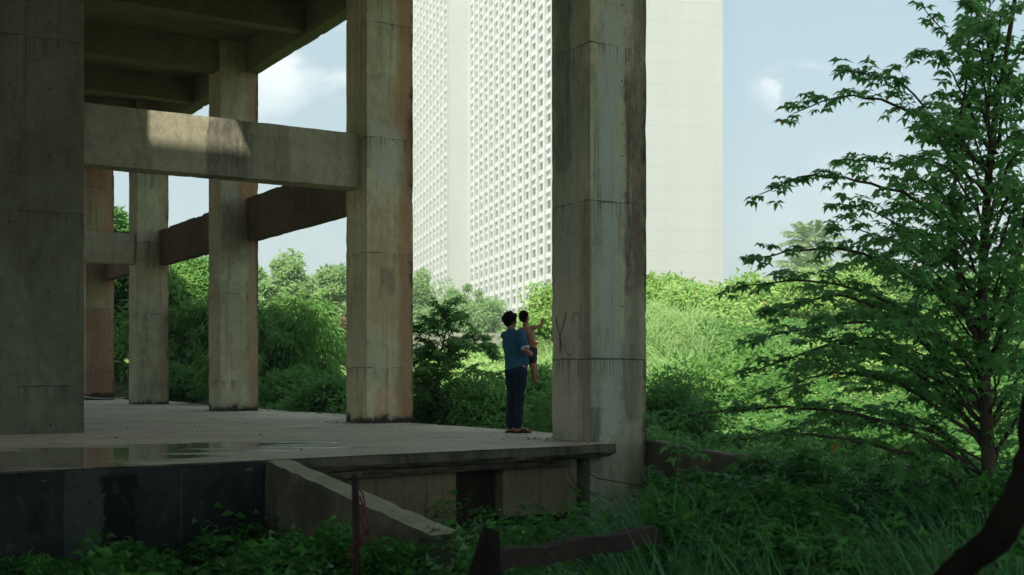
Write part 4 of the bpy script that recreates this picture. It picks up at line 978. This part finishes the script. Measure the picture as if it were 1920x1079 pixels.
def head(mb, c, f, sc=1.0):
    """c: head centre, f: facing (horizontal)"""
    f = f.normalized(); up = Vector((0, 0, 1)); s = f.cross(up)
    rot = Matrix((s, f, up)).transposed()
    mb.ell(c+up*.018*sc - f*.012*sc, (.074*sc, .092*sc, .098*sc), rot, 20, 14)
    mb.ell(c-up*.045*sc + f*.022*sc, (.055*sc, .062*sc, .070*sc), rot)
    mb.ell(c-up*.095*sc + f*.052*sc, (.025*sc, .022*sc, .020*sc), rot)            # chin
    chain(mb, [c+up*.012*sc+f*.078*sc, c-up*.028*sc+f*.100*sc], [.009*sc, .014*sc], 8)  # nose
    mb.ell(c-up*.060*sc+f*.078*sc, (.024*sc, .012*sc, .010*sc), rot)              # mouth
    mb.ell(c+up*.022*sc+f*.078*sc, (.048*sc, .012*sc, .010*sc), rot)              # brow
    for g in (-1, 1):
        mb.ell(c + s*.077*sc*g - f*.006*sc - up*.012*sc, (.009*sc, .018*sc, .031*sc), rot)
    return rot
# -- man
man = empty('person', (MX, MY, 0.0), 0, 'man in blue t-shirt and dark jeans, back turned, holding a child on his arm', 'person')
fdir = Vector((.72, .69, 0)); rdir_ = Vector((.69, -.72, 0))          # facing and his right-hand side
pel = V3(968, .95); chest = V3(962, 1.28); nk = V3(958, 1.43)
def off(p, r=0, f=0, z=0): return p + rdir_*r + fdir*f + Vector((0, 0, z))
shR = off(chest, .165, .0, .095); shL = off(chest, -.165, .0, .095)
elR = V3(985.5, 1.165, -.22); wrR = V3(992, 1.10, -.07)
elL = off(chest, -.20, .13, -.17); wrL = V3(996, 1.12, -.01)
kneeR = V3(973, .50, -.10); ankR = V3(971, .09, -.10); kneeL = V3(960, .50, .05); ankL = V3(957, .09, .05)
hipR = off(pel, .085, 0, -.04); hipL = off(pel, -.085, 0, -.04)
hc = V3(957.5, 1.575, .02)
mb = MB()
chain(mb, [pel, pel.lerp(chest, .5), chest], [.125, .115, .125], 16)
chain(mb, [chest, nk, hc-Vector((0, 0, .05))], [.10, .058, .052]); chain(mb, [shL, chest+Vector((0, 0, .06)), shR], [.055, .09, .055])
chain(mb, [shR, elR, wrR], [.050, .038, .027]); chain(mb, [shL, elL, wrL], [.050, .038, .027])
hand(mb, wrR, Vector((.55, .75, .12)), Vector((1, 0, .2)), 1, .7); hand(mb, wrL, Vector((-.75, -.62, -.15)), Vector((.4, -1, .3)), 1, .7, -1)
chain(mb, [hipR, kneeR, ankR], [.085, .055, .040]); chain(mb, [hipL, kneeL, ankL], [.085, .055, .040])
for ank, fd in ((ankR, Vector((.97, .2, 0))), (ankL, Vector((.9, .43, 0)))):
    heel = ank + Vector((0, 0, -.045)) - fd*.035; chain(mb, [heel, ank+fd*.07+Vector((0, 0, -.042)), ank+fd*.14+Vector((0, 0, -.052))], [.030, .032, .026])
    sd = Vector((-fd.y, fd.x, 0))
    for k in range(5): chain(mb, [ank+fd*.14+sd*(k-2)*.015+Vector((0, 0, -.052)), ank+fd*(.185-.006*abs(k-1)*k)+sd*(k-2)*.017+Vector((0, 0, -.058))], [.013, .009], 6)
mrot = head(mb, hc, Vector((.80, .60, 0)), 1.0)
obj('body', remesh(mb, .0055, 4), M['skin'], man)
# hair: cap over the skull, shaggy
def hair(mb, c, rot, sc, thick=1.0, low=.35, lift=0, k=260, seed=1, L=.03):
    rg = random.Random(seed)
    mb.ell(c+Vector((0, 0, .030*sc))+rot@Vector((0, -.022*sc, 0)), (.081*sc*thick, .092*sc*thick, .092*sc*thick), rot, 20, 14)
    mb.ell(c+rot@Vector((0, -.040*sc, -.012*sc)), (.070*sc, .066*sc, .074*sc), rot, 16, 10)
    for i in range(k):
        a = rg.uniform(0, 6.283); z = rg.uniform(-.25, 1); r_ = math.sqrt(max(0, 1-z*z)); v = Vector((math.cos(a)*r_, math.sin(a)*r_-.15, z))
        if v.y > .35 and z < .55: continue
        p = c+Vector((0, 0, .028*sc)) + rot@Vector((v.x*.083*sc*thick, v.y*.095*sc*thick-.008, v.z*.095*sc*thick))
        d = (rot@Vector((v.x*.25+rg.uniform(-.2, .2), v.y*.25+.1, -.95+z*.3))).normalized(); chain(mb, [p, p+d*L*sc], [.009*sc, .003], 5)
mb = MB(); hair(mb, hc, mrot, 1.0, 1.13, k=60, L=.045); mb.ell(hc+mrot@Vector((0, .045, .075)), (.062, .055, .042), mrot)
hm = remesh(mb, .005, 5); wrinkle(hm, .009, 24); obj('hair', hm, M['hair'], man)
# t-shirt
mb = MB(); wst = pel+Vector((-.0, 0, .02))
chain(mb, [wst+Vector((0, 0, -.04)), pel.lerp(chest, .45), chest+Vector((0, 0, -.02))], [.162, .150, .158], 20)
chain(mb, [shL+Vector((0, 0, -.01)), chest+Vector((0, 0, .07)), shR+Vector((0, 0, -.01))], [.062, .105, .062], 14); chain(mb, [chest+Vector((0, 0, .06)), nk+Vector((0, 0, -.005))], [.105, .068], 14)
chain(mb, [off(shR, -.02, 0, .004), off(shR, -.002), shR.lerp(elR, .74)], [.073, .070, .063], 14); chain(mb, [off(shL, .035), shL.lerp(elL, .72)], [.068, .060], 14)
mb.ell(V3(982, 1.00, -.04), (.075, .09, .10)); mb.ell(V3(978, .93, -.04), (.07, .08, .05))
me = remesh(mb, .008, 3); wrinkle(me, .009, 8, .885); obj('t_shirt', me, M['shirt'], man)
mb = MB(); e = shR.lerp(elR, .74); dr = (elR-shR).normalized(); e = e + dr*.047; mb.tube([e-dr*.017, e-dr*.007, e+dr*.001], [.0625, .061, .054], 18)
obj('sleeve_trim', mb.mesh(), M['trim'], man, smooth=True)
# jeans
mb = MB(); chain(mb, [pel+Vector((0, 0, .02)), pel+Vector((0, 0, -.10))], [.138, .142], 20)
mb.ell(off(pel, .05, -.05, -.09), (.095, .10, .11)); mb.ell(off(pel, -.05, -.05, -.09), (.095, .10, .11))
chain(mb, [hipR+Vector((0, 0, -.04)), kneeR, ankR+Vector((0, 0, .02))], [.105, .074, .062], 16); chain(mb, [hipL+Vector((0, 0, -.04)), kneeL, ankL+Vector((0, 0, .02))], [.105, .072, .060], 16)
me = remesh(mb, .008, 2); wrinkle(me, .010, 11, .045); obj('jeans', me, M['jeans'], man)
mb = MB(); bc = pel+Vector((0, 0, .005))
for i in range(40):
    a0, a1 = 2*math.pi*i/40, 2*math.pi*(i+1)/40
    for (za, zb) in ((-.02, .02),):
        n0 = len(mb.v); r0 = .150
        mb.v += [tuple(bc+Vector((math.cos(a)*r0, math.sin(a)*r0, z))) for a, z in ((a0, za), (a1, za), (a1, zb), (a0, zb))]; mb.f.append((n0, n0+1, n0+2, n0+3))
obj('belt', mb.mesh(), M['leather'], man)
mb = MB(); px0 = off(pel, .055, -.06, -.10)
mb.ell(px0, (.085, .088, .062)); obj('pocket', remesh(mb, .008, 1), M['jeans'], man)
for ank, fd in ((ankR, Vector((.97, .2, 0))), (ankL, Vector((.9, .43, 0)))):
    sd = Vector((-fd.y, fd.x, 0)); b = ank-fd*.075; b.z = 0; out = [(0, .028), (.03, .036), (.10, .034), (.17, .042), (.22, .042), (.255, .030), (.27, .008)]; V = []
    ring = [(s, w) for s, w in out]+[(s, -w) for s, w in out[::-1]]; n_ = len(ring)
    V = [b+fd*s+sd*w+Vector((0, 0, .003)) for s, w in ring]+[b+fd*s+sd*w+Vector((0, 0, .022)) for s, w in ring]
    Fc = [tuple(range(n_))[::-1], tuple(range(n_, 2*n_))]+[(i, (i+1) % n_, n_+(i+1) % n_, n_+i) for i in range(n_)]
    sn = obj('sandal', pydata(V, Fc), M['sandal'], man)
    mb = MB()
    for k, s0 in enumerate((.12, .165)):
        arc = [b+fd*(s0+.01*math.sin(t*3.1416))+sd*(.043*math.cos(t*3.1416))+Vector((0, 0, .02+.048*math.sin(t*3.1416))) for t in np.linspace(0, 1, 9)]; mb.tube(arc, .012, 6)
    obj('strap', mb.mesh(), M['sandal'], sn, smooth=True)

# -- child
ch = empty('person', (MX+.022, MY, 0.0), 0, 'bare-chested small child on the man\'s arm, one arm stretched out to the right', 'person')
chc = V3(980.5, 1.625, .03); pv = V3(992.5, 1.19, .09); cst = V3(986, 1.41, .05)
mb = MB(); chain(mb, [pv, pv.lerp(cst, .5), cst], [.092, .092, .100], 14); chain(mb, [cst, V3(982.5, 1.49, .05), chc-Vector((0, 0, .05))], [.060, .034, .034])
sR = V3(996, 1.475, .01); sL = V3(973.5, 1.455, .10); chain(mb, [sL, cst+Vector((0, 0, .045)), sR], [.032, .05, .032])
eR = V3(1005, 1.485, .0); wR = V3(1013, 1.535, .02); chain(mb, [sR, eR, wR], [.030, .024, .017]); hand(mb, wR, Vector((.30, .1, .9)), Vector((.2, -1, 0)), .62, .25)
eL = V3(966, 1.40, .12); wL = V3(962, 1.44, .02); chain(mb, [sL, eL, wL], [.030, .024, .018]); hand(mb, wL, Vector((.2, -.8, -.3)), Vector((0, -.3, 1)), .6, .5)
for kn, an, tf in ((V3(996.5, .90+.03, .02), V3(999, .76, .06), Vector((.35, .6, -.55))), (V3(999, .96, .14), V3(1002, .83, .18), Vector((.4, .6, -.5)))):
    hp = pv + Vector((.0, (kn.y-.08)*.6, -.03)); chain(mb, [hp, kn, an], [.062, .044, .027])
    tf.normalize(); chain(mb, [an, an+tf*.035, an+tf*.085], [.026, .022, .017])
    sd = tf.cross(Vector((0, 0, 1))).normalized()
    for k in range(5): chain(mb, [an+tf*.08+sd*(k-2)*.009, an+tf*.108+sd*(k-2)*.010], [.008, .0055], 5)
crot = head(mb, chc, Vector((.62, .78, 0)), .84)
obj('body', remesh(mb, .0045, 4), M['skin2'], ch)
mb = MB(); hair(mb, chc, crot, .84, 1.0, k=0); obj('hair', remesh(mb, .006, 1), M['hair'], ch)
mb = MB(); chain(mb, [pv+Vector((0, 0, -.01)), pv+Vector((0, 0, -.06))], [.092, .095], 14)
for kn in (V3(996.5, .93, .02), V3(999, .96, .14)):
    hp = pv + Vector((.0, (kn.y-.08)*.6, -.03)); chain(mb, [hp, hp.lerp(kn, .62)], [.075, .064], 12)
me = remesh(mb, .007, 2); wrinkle(me, .006, 12); obj('shorts', me, M['shorts'], ch)
mb = MB(); w0 = pv+Vector((-.001, 0, .062)); chain(mb, [w0, w0+Vector((-.003, -.001, .012))], [.098, .097], 18)
me_ = remesh(mb, .005, 1)
for v in me_.vertices: v.co.z = min(max(v.co.z, w0.z-.014), w0.z+.022)
obj('waistband', me_, M['red'], ch)

# ================================================================== light, sky, camera
EL = math.radians(58); sv = Vector((-.28, -.96, 0)).normalized()*math.cos(EL); sv.z = math.sin(EL)
ld = bpy.data.lights.new('sun', 'SUN'); ld.energy = 4.5; ld.angle = math.radians(1.2); ld.color = (1, .95, .86)
so = bpy.data.objects.new('sun', ld); COL.objects.link(so); so.rotation_euler = sv.to_track_quat('Z', 'Y').to_euler(); so.location = (0, 0, 40)
w = bpy.data.worlds.new('World'); S.world = w; w.use_nodes = True; nt = w.node_tree; nt.nodes.clear()
out = nt.nodes.new('ShaderNodeOutputWorld'); bg = nt.nodes.new('ShaderNodeBackground'); sky = nt.nodes.new('ShaderNodeTexSky')
sky.sky_type = 'NISHITA'; sky.sun_disc = False; sky.sun_elevation = EL; sky.sun_rotation = math.atan2(sv.x, sv.y); sky.air_density = 1.0; sky.dust_density = 2.0; sky.ozone_density = 1.0
tc = nt.nodes.new('ShaderNodeTexCoord')
def wn(t, **kw):
    nd = nt.nodes.new(t)
    for k, v in kw.items(): setattr(nd, k, v)
    return nd
def cloud(scale, loc, lo, hi, stretch=(1, 1, 2.2), detail=7):
    mp = wn('ShaderNodeMapping'); nt.links.new(tc.outputs['Generated'], mp.inputs[0]); mp.inputs['Scale'].default_value = stretch; mp.inputs['Location'].default_value = loc
    nz = wn('ShaderNodeTexNoise'); nt.links.new(mp.outputs[0], nz.inputs['Vector']); nz.inputs['Scale'].default_value = scale; nz.inputs['Detail'].default_value = detail; nz.inputs['Roughness'].default_value = .55
    mr = wn('ShaderNodeMapRange', interpolation_type='SMOOTHSTEP'); nt.links.new(nz.outputs['Fac'], mr.inputs[0]); mr.inputs[1].default_value = lo; mr.inputs[2].default_value = hi; return mr.outputs[0]
c1 = cloud(3.2, (1.7, .3, .9), .60, .85)
def wm(op, a, b):
    nd = wn('ShaderNodeMath', operation=op)
    for i, v in enumerate((a, b)):
        if isinstance(v, bpy.types.NodeSocket): nt.links.new(v, nd.inputs[i])
        else: nd.inputs[i].default_value = v
    return nd.outputs[0]
def puff(px, py, r, scale, loc, amt, sy=1.8, lo=.42, hi=.66):
    d = Vector(((px-960), F, (CY-py))).normalized()
    sb = wn('ShaderNodeVectorMath', operation='SUBTRACT'); nt.links.new(tc.outputs['Generated'], sb.inputs[0]); sb.inputs[1].default_value = d
    mp = wn('ShaderNodeVectorMath', operation='MULTIPLY'); nt.links.new(sb.outputs[0], mp.inputs[0]); mp.inputs[1].default_value = (1, 1, sy)
    ln = wn('ShaderNodeVectorMath', operation='LENGTH'); nt.links.new(mp.outputs[0], ln.inputs[0])
    mr = wn('ShaderNodeMapRange', interpolation_type='SMOOTHSTEP'); nt.links.new(ln.outputs['Value'], mr.inputs[0]); mr.inputs[1].default_value = r; mr.inputs[2].default_value = r*.25
    return wm('MULTIPLY', wm('MULTIPLY', mr.outputs[0], cloud(scale, loc, lo, hi, (1, 1, 1.6), 8)), amt)
p1 = puff(575, 90, .11, 9, (.3, .2, .1), 1.0, 1.2, .36, .56); p2 = puff(1485, 160, .042, 26, (.7, 0, .3), .85, 1.6, .45, .60); p3 = puff(1640, 395, .16, 7, (.1, .5, 0), .6, 2.6, .40, .66); p4 = puff(400, 20, .15, 7, (.1, .9, 0), .8)
c1 = wm('MAXIMUM', c1, wm('MAXIMUM', wm('MAXIMUM', p1, p2), wm('MAXIMUM', p3, p4)))
veil = wn('ShaderNodeMix', data_type='RGBA'); veil.inputs[0].default_value = .50; nt.links.new(sky.outputs[0], veil.inputs[6]); veil.inputs[7].default_value = (3.2, 5.0, 5.2, 1)
mx = wn('ShaderNodeMix', data_type='RGBA'); nt.links.new(c1, mx.inputs[0]); nt.links.new(veil.outputs[2], mx.inputs[6]); mx.inputs[7].default_value = (7.2, 7.7, 7.8, 1)
nt.links.new(mx.outputs[2], bg.inputs[0]); bg.inputs[1].default_value = .075; nt.links.new(bg.outputs[0], out.inputs[0])

USE_HAZE = True
if USE_HAZE:
    hz = bpy.data.materials.new('haze'); hz.use_nodes = True; n_ = hz.node_tree; n_.nodes.clear(); oo = n_.nodes.new('ShaderNodeOutputMaterial'); pv_ = n_.nodes.new('ShaderNodeVolumePrincipled')
    pv_.inputs['Color'].default_value = (.93, .97, .95, 1); pv_.inputs['Density'].default_value = .0011; pv_.inputs['Anisotropy'].default_value = .2
    n_.links.new(pv_.outputs[0], oo.inputs['Volume'])
    mb = MB(); mb.box((-710, -310, -4), (710, 1210, 128)); tag(obj('haze', mb.mesh(), hz), kind='stuff')

cam = bpy.data.cameras.new('camera'); co = bpy.data.objects.new('camera', cam); COL.objects.link(co); S.camera = co
co.location = (0, 0, H); co.rotation_euler = (math.radians(90), 0, 0); cam.sensor_width = 36; cam.lens = 36*F/1920
cam.shift_y = (CY-539.5)/1920; cam.clip_end = 3000; cam.clip_start = .05
cam.dof.use_dof = True; cam.dof.focus_distance = 19; cam.dof.aperture_fstop = 2.8
S.render.resolution_x = 1024; S.render.resolution_y = 575
S.view_settings.view_transform = 'Standard'; S.view_settings.look = 'None'; S.view_settings.exposure = 1.15; S.view_settings.gamma = 1
print('objects', len(bpy.data.objects), 'polys', sum(len(m.polygons) for m in bpy.data.meshes))
